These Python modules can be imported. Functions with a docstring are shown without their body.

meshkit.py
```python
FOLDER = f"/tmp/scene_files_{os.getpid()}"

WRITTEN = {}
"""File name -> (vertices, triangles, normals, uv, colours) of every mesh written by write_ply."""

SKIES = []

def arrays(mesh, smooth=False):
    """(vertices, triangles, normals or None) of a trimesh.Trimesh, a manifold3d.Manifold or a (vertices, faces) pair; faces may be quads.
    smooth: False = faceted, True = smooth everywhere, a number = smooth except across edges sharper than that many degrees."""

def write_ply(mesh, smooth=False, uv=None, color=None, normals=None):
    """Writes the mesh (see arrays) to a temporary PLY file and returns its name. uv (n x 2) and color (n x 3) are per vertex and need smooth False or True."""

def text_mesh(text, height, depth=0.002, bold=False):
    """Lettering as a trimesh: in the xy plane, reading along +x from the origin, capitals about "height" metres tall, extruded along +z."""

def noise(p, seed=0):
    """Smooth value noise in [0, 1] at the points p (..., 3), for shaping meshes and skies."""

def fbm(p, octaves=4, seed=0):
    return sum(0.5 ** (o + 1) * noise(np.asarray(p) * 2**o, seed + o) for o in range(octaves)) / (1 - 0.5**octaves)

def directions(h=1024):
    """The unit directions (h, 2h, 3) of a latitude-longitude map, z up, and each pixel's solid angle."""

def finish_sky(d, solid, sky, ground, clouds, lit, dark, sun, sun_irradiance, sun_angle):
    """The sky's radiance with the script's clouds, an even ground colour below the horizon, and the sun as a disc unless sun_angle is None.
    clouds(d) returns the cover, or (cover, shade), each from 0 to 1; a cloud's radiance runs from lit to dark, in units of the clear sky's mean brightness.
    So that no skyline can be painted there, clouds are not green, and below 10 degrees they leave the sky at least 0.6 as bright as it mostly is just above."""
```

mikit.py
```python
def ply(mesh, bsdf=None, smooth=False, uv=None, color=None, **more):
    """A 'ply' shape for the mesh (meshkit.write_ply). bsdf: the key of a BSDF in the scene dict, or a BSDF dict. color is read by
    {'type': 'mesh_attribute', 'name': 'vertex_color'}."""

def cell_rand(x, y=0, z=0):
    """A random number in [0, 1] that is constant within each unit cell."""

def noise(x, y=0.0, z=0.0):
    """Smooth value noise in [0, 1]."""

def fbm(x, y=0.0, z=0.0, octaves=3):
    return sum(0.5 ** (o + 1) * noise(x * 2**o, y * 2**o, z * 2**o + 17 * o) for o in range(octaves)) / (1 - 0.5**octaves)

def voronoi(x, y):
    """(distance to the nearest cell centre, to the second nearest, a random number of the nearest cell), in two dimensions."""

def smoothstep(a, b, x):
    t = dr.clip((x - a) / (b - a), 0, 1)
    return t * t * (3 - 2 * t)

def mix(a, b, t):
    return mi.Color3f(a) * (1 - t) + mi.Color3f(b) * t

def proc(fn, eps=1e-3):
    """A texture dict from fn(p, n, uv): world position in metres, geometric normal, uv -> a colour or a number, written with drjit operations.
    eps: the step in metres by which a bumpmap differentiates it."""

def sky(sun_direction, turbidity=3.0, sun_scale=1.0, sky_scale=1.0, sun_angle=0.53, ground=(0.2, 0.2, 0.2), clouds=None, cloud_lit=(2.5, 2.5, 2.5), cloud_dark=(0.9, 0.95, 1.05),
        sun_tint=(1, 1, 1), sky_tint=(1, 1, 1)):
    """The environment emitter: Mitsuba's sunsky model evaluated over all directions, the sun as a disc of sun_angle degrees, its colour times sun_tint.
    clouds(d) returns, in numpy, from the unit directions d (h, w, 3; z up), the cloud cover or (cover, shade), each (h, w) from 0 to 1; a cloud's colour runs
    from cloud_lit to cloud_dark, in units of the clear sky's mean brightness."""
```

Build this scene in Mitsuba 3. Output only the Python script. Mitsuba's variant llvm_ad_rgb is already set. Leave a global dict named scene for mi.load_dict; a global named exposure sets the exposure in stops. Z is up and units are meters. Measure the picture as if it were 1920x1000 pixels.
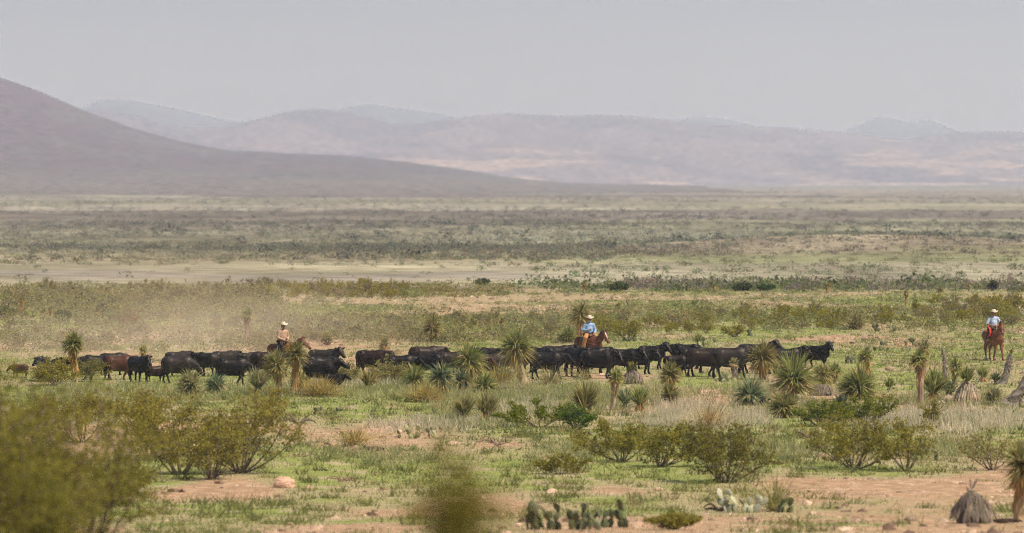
"""Cattle drive on a desert grassland: herd, three riders, yuccas, shrubs, hazy hills. Units are metres, z up, the camera looks along +y."""
import math, random
import numpy as np, trimesh, mitsuba as mi, drjit as dr
import mikit, meshkit

T = mi.ScalarTransform4f
scene, labels = {}, {}
rng = np.random.default_rng(7)

# ------------------------------------------------------------------ camera, sky, exposure
F = 10500.0            # focal length in pixels of the 1920 wide photograph
CZ = 8.7               # height of the lens above the flat where the herd stands
HOR = 338.0            # picture row of the horizon
pitch = math.atan((500 - HOR) / F)
scene['camera'] = {
    'type': 'thinlens', 'fov': 2 * math.degrees(math.atan(960 / F)), 'fov_axis': 'x',
    'aperture_radius': 0.059, 'focus_distance': 252.0, 'near_clip': 1.0, 'far_clip': 80000.0,
    'to_world': T().look_at(origin=[0, 0, CZ], target=[0, 100 * math.cos(pitch), CZ - 100 * math.sin(pitch)], up=[0, 0, 1]),
    'medium': {'type': 'ref', 'id': 'air'},
}
SUN = (0.48, -0.30, 0.84)


def haze_veil(d):
    """An even high veil, a little thicker towards the left, with soft broad variation."""
    n = meshkit.fbm(d * np.array([3.0, 3.0, 9.0]), 3, 5)
    side = 0.5 - 0.5 * np.tanh(4 * d[..., 0])
    return np.full(d.shape[:2], 0.94), np.clip(0.1 + 0.55 * side + 0.25 * np.tanh(9 * d[..., 2]) + 0.5 * (n - 0.5), 0, 1)


scene['sky_light'] = mikit.sky(SUN, turbidity=3.2, sun_scale=1.0, clouds=haze_veil, cloud_lit=(0.70, 0.755, 0.93), cloud_dark=(0.42, 0.465, 0.60),
                               sun_tint=(0.985, 0.985, 1.02), ground=(0.25, 0.22, 0.17))
exposure = 2.04

# air: a closed box of thin haze round everything
scene['air'] = {'type': 'homogeneous', 'albedo': {'type': 'rgb', 'value': [0.748, 0.845, 0.99]}, 'sigma_t': {'type': 'rgb', 'value': [0.98e-4, 1.10e-4, 1.36e-4]},
                'phase': {'type': 'isotropic'}}
HX, HY0, HY1, HZ0, HZ1 = 16000.0, -4000.0, 33000.0, -60.0, 640.0
scene['haze'] = {'type': 'cube', 'to_world': T().translate([0, (HY0 + HY1) / 2, (HZ0 + HZ1) / 2]).scale([HX, (HY1 - HY0) / 2, (HZ1 - HZ0) / 2]),
                 'bsdf': {'type': 'null'}, 'interior': {'type': 'ref', 'id': 'air'}}
# dust stirred up by the herd: thickest low behind the cattle at the left
DX0, DX1, DY0, DY1, DZ0, DZ1 = -29.0, -2.0, 247.0, 345.0, -0.6, 5.4
gz_, gy_, gx_ = np.meshgrid(np.linspace(0, 1, 14), np.linspace(0, 1, 28), np.linspace(0, 1, 28), indexing='ij')
dn = meshkit.fbm(np.stack([gx_ * 5, gy_ * 6, gz_ * 2.5], -1), 4, 9)
dens = np.clip(dn * 1.9 - .38, 0, 1) * np.exp(-((gx_ - .46) / .30) ** 2) * np.exp(-((gy_ - .42) / .34) ** 2) * np.exp(-np.maximum(gz_ - .1, 0) * 3.4)
for a_ in (gx_, gy_, gz_):
    dens = dens * np.clip(np.minimum(a_, 1 - a_) * 9 + (0.5 if a_ is gz_ else 0), 0, 1)
dens[-1] = 0
scene['dusty_air'] = {'type': 'heterogeneous', 'albedo': {'type': 'rgb', 'value': [0.94, 0.84, 0.72]}, 'scale': 0.036,
                      'sigma_t': {'type': 'gridvolume', 'grid': mi.VolumeGrid(dens[..., None].astype(np.float32)), 'raw': True,
                                  'to_world': T().translate([DX0, DY0, DZ0]).scale([DX1 - DX0, DY1 - DY0, DZ1 - DZ0])}}
scene['dust_cloud'] = {'type': 'cube', 'to_world': T().translate([(DX0 + DX1) / 2, (DY0 + DY1) / 2, (DZ0 + DZ1) / 2]).scale([(DX1 - DX0) / 2, (DY1 - DY0) / 2, (DZ1 - DZ0) / 2]),
                       'bsdf': {'type': 'null'}, 'interior': {'type': 'ref', 'id': 'dusty_air'}, 'exterior': {'type': 'ref', 'id': 'air'}}
labels['dust_cloud'] = {'label': 'brown dust drifting behind the cattle at the left of the herd', 'category': 'dust', 'kind': 'stuff'}
labels['haze'] = {'label': 'thin pale haze filling the air over the whole valley', 'category': 'haze', 'kind': 'stuff'}

# ------------------------------------------------------------------ materials


def vcol():
    return {'type': 'mesh_attribute', 'name': 'vertex_color'}


scene['leaf'] = {'type': 'principledthin', 'base_color': vcol(), 'roughness': 0.55, 'diff_trans': 0.85, 'spec_trans': 0.0}
scene['matte'] = {'type': 'twosided', 'bsdf': {'type': 'diffuse', 'reflectance': vcol()}}
scene['coat'] = {'type': 'twosided', 'bsdf': {'type': 'principled', 'base_color': vcol(), 'roughness': 0.46, 'specular': 0.20}}
scene['leather'] = {'type': 'twosided', 'bsdf': {'type': 'principled', 'base_color': vcol(), 'roughness': 0.45, 'specular': 0.4}}
scene['waxy'] = {'type': 'twosided', 'bsdf': {'type': 'principled', 'base_color': vcol(), 'roughness': 0.55, 'specular': 0.15}}

# ------------------------------------------------------------------ helpers
used = {}


def numbered(name):
    n = used.get(name, -1) + 1
    used[name] = n
    return name if n == 0 else f'{name}_{n:03d}'


def add(name, mesh, bsdf, color, parent=None, smooth=False):
    """ONE entry of the scene; name is numbered under its parent. color: (3,) or (n, 3)."""
    key = numbered((parent + '__' if parent else '') + name)
    v, f = (np.asarray(mesh[0], float), np.asarray(mesh[1], int)) if isinstance(mesh, (tuple, list)) else (np.array(mesh.vertices), np.array(mesh.faces))
    c = np.broadcast_to(np.asarray(color, float), (len(v), 3))
    scene[key] = mikit.ply((v, f), bsdf, smooth=smooth, color=np.clip(c, 0, 1))
    return key


def tag(key, label, cat, group=None, kind=None):
    d = {'label': label, 'category': cat}
    if group:
        d['group'] = group
    if kind:
        d['kind'] = kind
    labels[key] = d
    return key


def thing(name, label, cat, group=None):
    return tag(numbered(name), label, cat, group)


def join(parts):
    """[(v, f, c)] -> (v, f), c"""
    vs, fs, cs, n = [], [], [], 0
    for v, f, c in parts:
        vs.append(v); fs.append(np.asarray(f) + n); cs.append(np.broadcast_to(c, (len(v), 3))); n += len(v)
    return (np.vstack(vs), np.vstack(fs)), np.vstack(cs)


# value noise that is the same in numpy and in drjit (the hash of mikit.cell_rand)
def cell_np(x, y, z=0):
    with np.errstate(over='ignore'):
        x, y, z = ((np.floor(np.asarray(v, float)).astype(np.int64) + 1000000).astype(np.uint32) for v in (x, y, z))
        h = x * np.uint32(374761393) + y * np.uint32(668265263) + z * np.uint32(2147483647)
        h = (h ^ (h >> np.uint32(13))) * np.uint32(1274126177)
        return ((h ^ (h >> np.uint32(16))) & np.uint32(0xFFFFFF)) / 16777215.0


def noise_np(x, y):
    x, y = np.asarray(x, float), np.asarray(y, float)
    i, j = np.floor(x), np.floor(y)
    a, b = x - i, y - j
    a, b = a * a * (3 - 2 * a), b * b * (3 - 2 * b)
    return ((cell_np(i, j) * (1 - a) + cell_np(i + 1, j) * a) * (1 - b) + (cell_np(i, j + 1) * (1 - a) + cell_np(i + 1, j + 1) * a) * b)


class NP:
    noise = staticmethod(noise_np)
    exp, log, sqrt, minimum, maximum = np.exp, np.log, np.sqrt, np.minimum, np.maximum

    @staticmethod
    def sstep(a, b, x):
        t = np.clip((x - a) / (b - a), 0, 1)
        return t * t * (3 - 2 * t)


class DR:
    noise = staticmethod(lambda x, y: mikit.noise(x, y))
    exp, log, sqrt, minimum, maximum = dr.exp, dr.log, dr.sqrt, dr.minimum, dr.maximum
    sstep = staticmethod(mikit.smoothstep)


def fb(B, x, y, o=3):
    return sum(0.5 ** (k + 1) * B.noise(x * 2 ** k + 31.7 * k, y * 2 ** k + 11.3 * k) for k in range(o)) / (1 - 0.5 ** o)


# ------------------------------------------------------------------ terrain
def H(x, y):
    """Height of the ground: a slope that falls from the camera's rise to the flat of the herd, then a gently rolling plain."""
    x, y = np.asarray(x, float), np.asarray(y, float)
    z = 0.05 * 8 * np.logaddexp(0, (140 - y) / 8)
    near = NP.sstep(900, 420, y)
    z = z + near * (0.14 * (fb(NP, x / 14, y / 16, 2) - 0.5) + 0.32 * (fb(NP, x / 60 + 5, y / 70, 2) - 0.5))
    far = NP.sstep(430, 800, y)
    z = z + far * 1.6 * (fb(NP, x / 230 + 9.1, y / 300 + 3.3, 3) - 0.5)
    z = z + far * NP.sstep(1500, 5000, y) * 6.0 * (fb(NP, x / 900 + 2.1, y / 1400 + 8.3, 3) - 0.45)
    z = z + 1.5 * np.exp(-(((x - 42) / 26) ** 2 + ((y - 735) / 45) ** 2))          # pale knoll at the right
    z = z + 1.0 * np.exp(-(((x - 75) / 40) ** 2 + ((y - 700) / 60) ** 2))
    z = z + 0.28 * np.exp(-(((x + 7.5) / 3.5) ** 2 + ((y - 172) / 9) ** 2))        # low bank of bare soil under the left bushes
    z = z - 0.00000007 * np.maximum(y - 9000, 0) ** 2 * 0.2
    return z


def scale_at(Y):
    return (Y - HOR) / CZ


def ground(X, Y):
    """The point of the ground that is seen at the photograph's pixel (X, Y)."""
    ys = np.geomspace(20, 9000, 900)
    xs = (X - 960) / F * ys
    gap = CZ - (Y - HOR) / F * ys - H(xs, ys)
    k = np.argmax(gap < 0) if (gap < 0).any() else len(ys) - 1
    a, b = ys[max(k - 1, 0)], ys[k]
    for _ in range(30):
        m = (a + b) / 2
        if CZ - (Y - HOR) / F * m - H((X - 960) / F * m, m) < 0:
            b = m
        else:
            a = m
    x = (X - 960) / F * b
    return np.array([x, b, float(H(x, b))])


def spot(X, d):
    x = (X - 960) / F * d
    return np.array([x, d, float(H(x, d))])


BARE = []      # (x, y, sx, sy, amount): patches of bare soil (+) or thick green (-)
for X, Y, W, Hh, a in [(420, 915, 160, 38, 1.1), (330, 930, 110, 22, .8), (700, 925, 130, 18, .7), (900, 950, 150, 20, .6), (1150, 925, 120, 14, .5),
                       (1450, 905, 130, 14, .35), (1560, 935, 180, 12, .15), (1700, 915, 120, 10, .15), (1330, 690, 160, 7, .6), (1130, 705, 120, 7, .7), (950, 560, 170, 8, .25), (1080, 555, 120, 7, .35),
                       (1560, 640, 220, 14, .5), (1650, 650, 160, 8, .5), (1400, 655, 130, 8, .5), (900, 545, 150, 5, .15), (650, 565, 130, 6, .3), (830, 575, 120, 5, .15), (930, 835, 90, 8, .5),
                       (660, 835, 90, 6, .5), (1000, 790, 120, 8, .35), (230, 900, 60, 30, .5), (1780, 985, 120, 10, .4),
                       (700, 760, 200, 26, -1.0), (820, 730, 90, 14, -.9), (700, 735, 120, 14, -1.0), (950, 770, 130, 14, -.5), (1500, 805, 160, 14, -.8), (640, 980, 200, 16, -.9), (1200, 880, 160, 12, -.6),
                       (1650, 885, 140, 10, -.8), (1640, 670, 120, 7, -.8), (1480, 625, 120, 6, -.5), (1850, 630, 90, 8, -.5), (1600, 985, 240, 10, -.8), (830, 985, 100, 14, -.5), (320, 985, 110, 12, -.7),
                       (900, 800, 150, 10, -.7), (1330, 720, 110, 8, -.7), (1700, 720, 90, 12, -.5), (1870, 800, 100, 14, -.6), (560, 870, 60, 12, -.7), (1250, 570, 260, 10, -.6), (1700, 565, 200, 8, -.4), (580, 735, 70, 8, -.5)]:
    c = ground(X, Y)
    s = (Y - HOR) / CZ
    dd = c[1] ** 2 / (CZ * F)
    BARE.append((c[0], c[1], W / s * .7, Hh * dd * .8, a))
PALE = []      # clumps of tall pale seeding grass
for X, Y, W, Hh, a in [(1310, 785, 70, 14, 1), (1270, 770, 60, 10, .8), (1380, 790, 60, 10, .8), (1720, 790, 90, 12, .9), (1840, 790, 110, 12, .9), (1660, 800, 50, 9, .7), (800, 800, 110, 10, .5), (990, 770, 60, 10, .5),
                       (620, 725, 60, 6, .5), (1250, 800, 60, 9, .6), (720, 720, 60, 5, .5)]:
    c = ground(X, Y)
    PALE.append((c[0], c[1], W / ((Y - HOR) / CZ) * .8, Hh * c[1] ** 2 / (CZ * F), a))


def soilness(B, x, y):
    """0 = thick green cover, 1 = bare soil."""
    s = 0.52 * (fb(B, x / 3.2 + 4.2, y / 9 + 1.3, 3) - 0.5) * 2 + 0.5 * (fb(B, x / 14, y / 30 + 7.7, 2) - 0.5) * 2 + 0.42
    for bx, by, sx, sy, a in BARE:
        s = s + a * 0.75 * B.exp(-(((x - bx) / sx) * ((x - bx) / sx) + ((y - by) / sy) * ((y - by) / sy)))
    return s


def paleness(B, x, y):
    s = 0.0
    for bx, by, sx, sy, a in PALE:
        s = s + a * B.exp(-(((x - bx) / sx) * ((x - bx) / sx) + ((y - by) / sy) * ((y - by) / sy)))
    return s + 0.7 * (fb(B, x / 5 + 40, y / 12 + 20, 2) - 0.5)


# bands of the far plain: picture row where the band begins, colour at the left, at the right (ground cover's own colour)
BANDS = [(640, (.34, .285, .185), (.30, .285, .16)), (545, (.29, .275, .20), (.235, .255, .14)), (527, (.30, .285, .25), (.265, .262, .19)), (514, (.31, .30, .22), (.275, .27, .205)), (497, (.29, .265, .19), (.25, .265, .16)),
         (486, (.25, .24, .165), (.25, .25, .16)), (476, (.205, .20, .145), (.28, .255, .195)), (464, (.215, .212, .15), (.20, .208, .15)), (445, (.195, .192, .145), (.19, .198, .15)), (428, (.18, .168, .138), (.23, .235, .17)),
         (412, (.165, .152, .128), (.19, .175, .155)), (397, (.29, .28, .235), (.27, .268, .21)), (386, (.23, .225, .165), (.25, .24, .19)), (376, (.25, .24, .19), (.245, .225, .185)), (366, (.235, .235, .18), (.25, .23, .19)), (356, (.24, .25, .195), (.215, .215, .18))]


def bands(B, x, y, mixer):
    ld = B.log(y) + 0.16 * (fb(B, x / (0.02 * 900) + 3.3, B.log(y) * 9, 3) - 0.5) + 0.12 * (fb(B, x / 90 + 1.3, B.log(y) * 5, 2) - 0.5)
    side = B.sstep(-0.03, 0.035, x / y - 0.004 + 0.05 * (fb(B, x / 60, y / 120, 2) - 0.5))
    c = mixer(BANDS[0][1], BANDS[0][2], side)
    for row, left, right in BANDS[1:]:
        e = math.log(CZ * F / (row - HOR))
        c = mixer(c, mixer(left, right, side), B.sstep(e - 0.02, e + 0.02, ld))
    return c


def ground_color(p, n, uv):
    x, y = p.x, dr.maximum(p.y, 5.0)
    s = soilness(DR, x, y)
    fine = fb(DR, x * 1.3, y * 0.9, 3)
    soil = mikit.mix((.40, .28, .185), (.31, .212, .138), fine)
    soil = mikit.mix(soil, (.46, .35, .255), mikit.smoothstep(.55, .8, mikit.noise(x * 5, y * 4)))
    dry = mikit.mix((.36, .32, .19), (.27, .25, .14), mikit.noise(x * 2.1 + 9, y * 1.7))
    green = mikit.mix((.28, .315, .115), (.175, .22, .065), fine)
    green = mikit.mix(green, (.36, .32, .20), mikit.smoothstep(.5, .75, fb(DR, x / .9, y / 1.6, 3)))
    c = mikit.mix(green, dry, mikit.smoothstep(.18, .42, s))
    soil = soil * (0.78 + 0.44 * fb(DR, x / .35, y / .8, 2))
    soil = mikit.mix(soil, (.34, .30, .19), mikit.smoothstep(300, 420, y) * .75)
    c = mikit.mix(c, soil, mikit.smoothstep(.42, .72, s))
    far = bands(DR, x, y, mikit.mix)
    speck = mikit.noise(x / 2.2, y / 3.1)
    far = far * (0.70 + 0.6 * speck) * (0.72 + 0.56 * mikit.noise(x / 11, y / 40)) * (0.8 + 0.4 * mikit.noise(x / 40, y / 110))
    return mikit.mix(c, far, mikit.smoothstep(400, 470, y + 60 * (fb(DR, x / 14, y / 40, 2) - .5)))


scene['ground_cover'] = {'type': 'twosided', 'bsdf': {'type': 'diffuse', 'reflectance': mikit.proc(ground_color)}}
ys = np.concatenate([np.linspace(-3000, -60, 12), np.arange(-40, 110, 5.0), np.arange(110, 300, 0.7), np.geomspace(300, 1500, 380), np.geomspace(1510, 31000, 180)])
us = np.concatenate([-np.geomspace(1, 0.11, 14)[:-1], np.linspace(-.11, .11, 111), np.geomspace(.11, 1, 14)[1:]])
gx = us[None, :] * (60 + 0.95 * np.maximum(ys, 0)[:, None] * np.where(ys < 15000, 1, 15000 / np.maximum(ys, 1))[:, None] + np.where(ys < 0, 3000, 0)[:, None])
gy = np.repeat(ys[:, None], len(us), 1)
gz = np.where(gy < -60, 9.0, H(gx, np.maximum(gy, -60)))
nr, nc = gx.shape
ii, jj = np.meshgrid(np.arange(nr - 1), np.arange(nc - 1), indexing='ij')
q = np.stack([ii * nc + jj, ii * nc + jj + 1, (ii + 1) * nc + jj + 1, (ii + 1) * nc + jj], -1).reshape(-1, 4)
scene['ground'] = mikit.ply((np.stack([gx, gy, gz], -1).reshape(-1, 3), q), 'ground_cover', smooth=True)
labels['ground'] = {'label': 'wide desert plain of bare tan soil, green grass and pale dry grass', 'category': 'ground', 'kind': 'structure'}


# ------------------------------------------------------------------ hills and mountains
def hill_mesh(name, pts, dist, y0, y1, rough, nx, ny, label, color_fn, power, sub=(), gully=0.0, gs=600.0, seed=0):
    """A height field under the skyline pts (picture pixels at the distance dist) that falls to the plain at y0 (towards the camera) and y1."""
    px, py = np.array(pts, float).T
    x = (px - 960) / F * dist
    gx = np.linspace(x[0], x[-1], nx)
    gy = np.concatenate([np.linspace(y0, dist, ny), np.linspace(dist, y1, ny // 3)[1:]])
    ridge = np.interp(gx, x, CZ + (HOR - py) / F * dist)
    k = np.exp(-np.linspace(-2, 2, 9) ** 2); k /= k.sum()
    ridge = np.convolve(np.pad(ridge, 4, mode='edge'), k, 'valid')
    X, Y = np.meshgrid(gx, gy)
    t = np.where(Y < dist, (Y - y0) / (dist - y0), (y1 - Y) / (y1 - dist))
    wob = meshkit.fbm(np.stack([X / gs, Y / gs, X * 0], -1), 4, seed)
    rid = 1 - np.abs(2 * meshkit.fbm(np.stack([X / gs * 1.7, Y / (gs * 3), X * 0 + 5], -1), 4, seed + 9) - 1)
    prof = np.clip(t, 0, 1) ** power
    Z = ridge[None] * prof * (1 + gully * (rid - 0.75) * (1 - np.clip(t, 0, 1) ** 3) * np.minimum(1, 3 * t)) + rough * (wob - .5) * np.clip(t * (1.02 - t) * 4, 0, 1) - 4 * np.clip(.06 - t, 0, 1) * 20
    for sx, sy, sh, swx, swy in sub:      # spurs and foothills in front of the skyline
        cx = (sx - 960) / F * sy
        Z = np.maximum(Z, (CZ + (HOR - sh) / F * sy) * np.exp(-((X - cx) / swx) ** 2 - ((Y - sy) / swy) ** 2) + 0.35 * rough * (wob - .5))
    edge = np.clip(np.minimum(np.arange(nx), np.arange(nx)[::-1]) / 6, 0, 1)
    Z = Z * edge + (1 - edge) * -20
    n, m = X.shape
    ii, jj = np.meshgrid(np.arange(n - 1), np.arange(m - 1), indexing='ij')
    q = np.stack([ii * m + jj, ii * m + jj + 1, (ii + 1) * m + jj + 1, (ii + 1) * m + jj], -1).reshape(-1, 4)
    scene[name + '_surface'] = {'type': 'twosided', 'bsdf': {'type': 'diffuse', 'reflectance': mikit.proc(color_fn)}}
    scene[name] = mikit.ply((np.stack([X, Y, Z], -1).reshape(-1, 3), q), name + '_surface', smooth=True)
    labels[name] = {'label': label, 'category': 'hill', 'kind': 'structure'}


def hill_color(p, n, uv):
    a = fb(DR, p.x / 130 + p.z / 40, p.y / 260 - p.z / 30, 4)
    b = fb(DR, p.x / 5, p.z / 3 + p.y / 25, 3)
    c = mikit.mix((.108, .074, .072), (.10, .086, .074), mikit.smoothstep(.35, .7, a))  # maroon rock darkened in its colour to stand for cloud shade
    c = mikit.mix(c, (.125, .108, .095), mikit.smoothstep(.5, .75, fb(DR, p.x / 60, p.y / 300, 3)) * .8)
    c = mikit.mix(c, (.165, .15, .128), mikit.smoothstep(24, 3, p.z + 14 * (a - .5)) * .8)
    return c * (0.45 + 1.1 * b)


def range_color(p, n, uv):
    a = fb(DR, p.x / 170 + p.z / 60, p.y / 520 - p.z / 50, 4)
    b = fb(DR, p.x / 9, p.z / 5 + p.y / 40, 3)
    c = mikit.mix((.22, .18, .195), (.14, .118, .14), mikit.smoothstep(.36, .62, a))
    c = mikit.mix(c, (.46, .36, .29), mikit.smoothstep(.56, .72, fb(DR, p.x / 120 + 40, p.z / 22 + p.y / 420, 4)) * mikit.smoothstep(110, 20, p.z) * .8)
    return c * (0.35 + 1.3 * b)


def far_color(p, n, uv):
    return mikit.mix((.05, .05, .055), (.07, .065, .065), fb(DR, p.x / 500, p.z / 60, 3))


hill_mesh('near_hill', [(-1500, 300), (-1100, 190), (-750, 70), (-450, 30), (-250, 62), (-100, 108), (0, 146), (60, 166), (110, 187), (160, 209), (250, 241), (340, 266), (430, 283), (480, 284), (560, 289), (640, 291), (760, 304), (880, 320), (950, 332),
                        (1010, 339), (1080, 344), (1300, 347)], 6200, 2700, 9500, 8.0, 330, 210, 'maroon hill with cloud shade in its colour, sloping down from the left edge', hill_color, 1.9, gully=.28, gs=330.0, seed=3)
hill_mesh('hill_range', [(-500, 300), (-300, 240), (-100, 225), (100, 212), (160, 205), (200, 204), (240, 210), (300, 230), (330, 237), (400, 240), (430, 236), (500, 220), (545, 208), (590, 205), (640, 207), (700, 222), (755, 236), (800, 230), (850, 222),
                         (920, 216), (950, 213), (1000, 216), (1060, 219), (1110, 216), (1180, 218), (1260, 226), (1330, 235), (1420, 238), (1500, 242), (1580, 248), (1640, 257), (1700, 262), (1740, 254), (1800, 249), (1860, 247), (1920, 248), (2100, 256), (2500, 290), (2700, 330)],
          12500, 8600, 15500, 26.0, 420, 200, 'pale mauve rounded hills across the far side of the valley', range_color, 1.25, sub=[(720, 10200, 285, 330, 900), (960, 10500, 268, 300, 800), (1330, 10400, 272, 360, 800), (1600, 10000, 290, 300, 700), (560, 11000, 262, 200, 600), (1850, 10400, 280, 240, 800), (1120, 9700, 305, 260, 600)], gully=.75, gs=520.0, seed=11)
hill_mesh('distant_mountain', [(-300, 330), (60, 300), (130, 215), (190, 186), (250, 190), (330, 205), (420, 226), (520, 236), (600, 222), (650, 200), (700, 196), (730, 203), (780, 208), (840, 216), (900, 250), (1100, 270), (1230, 240), (1280, 222), (1340, 221), (1400, 233), (1500, 262),
                               (1560, 256), (1600, 240), (1640, 220), (1665, 220), (1700, 233), (1745, 224), (1790, 246), (1900, 280), (2100, 330)], 19500, 17000, 21500, 24.0, 260, 40, 'faint blue mountain outline fading into the haze behind the hills', far_color, 1.0, seed=21)


# ------------------------------------------------------------------ smooth solids: a signed distance grid turned into one mesh
def surface_net(f, o, h):
    s = f < 0
    nx, ny, nz = (k - 1 for k in f.shape)
    cnt = sum(s[a:a + nx, b:b + ny, c:c + nz].astype(np.int8) for a in (0, 1) for b in (0, 1) for c in (0, 1))
    cells = np.argwhere((cnt > 0) & (cnt < 8))
    idx = -np.ones((nx, ny, nz), int)
    idx[tuple(cells.T)] = np.arange(len(cells))
    acc, num = np.zeros((len(cells), 3)), np.zeros(len(cells))
    corners = [(a, b, c) for a in (0, 1) for b in (0, 1) for c in (0, 1)]
    for p in corners:
        for ax in range(3):
            if p[ax] == 0:
                q = list(p); q[ax] = 1
                fp, fq = f[tuple((cells + p).T)], f[tuple((cells + q).T)]
                on = (fp < 0) != (fq < 0)
                t = fp[on] / (fp[on] - fq[on])
                pos = np.array(p, float) + np.zeros((on.sum(), 3)); pos[:, ax] = t
                acc[on] += pos; num[on] += 1
    v = o + h * (cells + acc / num[:, None])
    faces = []
    for ax in range(3):
        b, c = (ax + 1) % 3, (ax + 2) % 3
        a0, a1 = [slice(1, -1)] * 3, [slice(1, -1)] * 3
        a0[ax], a1[ax] = slice(0, -1), slice(1, None)
        e = np.argwhere(s[tuple(a0)] != s[tuple(a1)])
        if not len(e):
            continue
        off = np.ones(3, int); off[ax] = 0
        e = e + off
        db, dc = np.eye(3, dtype=int)[b], np.eye(3, dtype=int)[c]
        quad = np.stack([idx[tuple((e - db - dc).T)], idx[tuple((e - dc).T)], idx[tuple(e.T)], idx[tuple((e - db).T)]], -1)
        flip = ~s[tuple(e.T)]
        quad[flip] = quad[flip][:, ::-1]
        faces.append(quad)
    q = np.vstack(faces)
    f = np.vstack([q[:, [0, 1, 2]], q[:, [0, 2, 3]]])
    if np.einsum("ij,ij->", v[f[:, 0]], np.cross(v[f[:, 1]], v[f[:, 2]])) < 0:
        f = f[:, ::-1]
    return v, f


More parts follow.
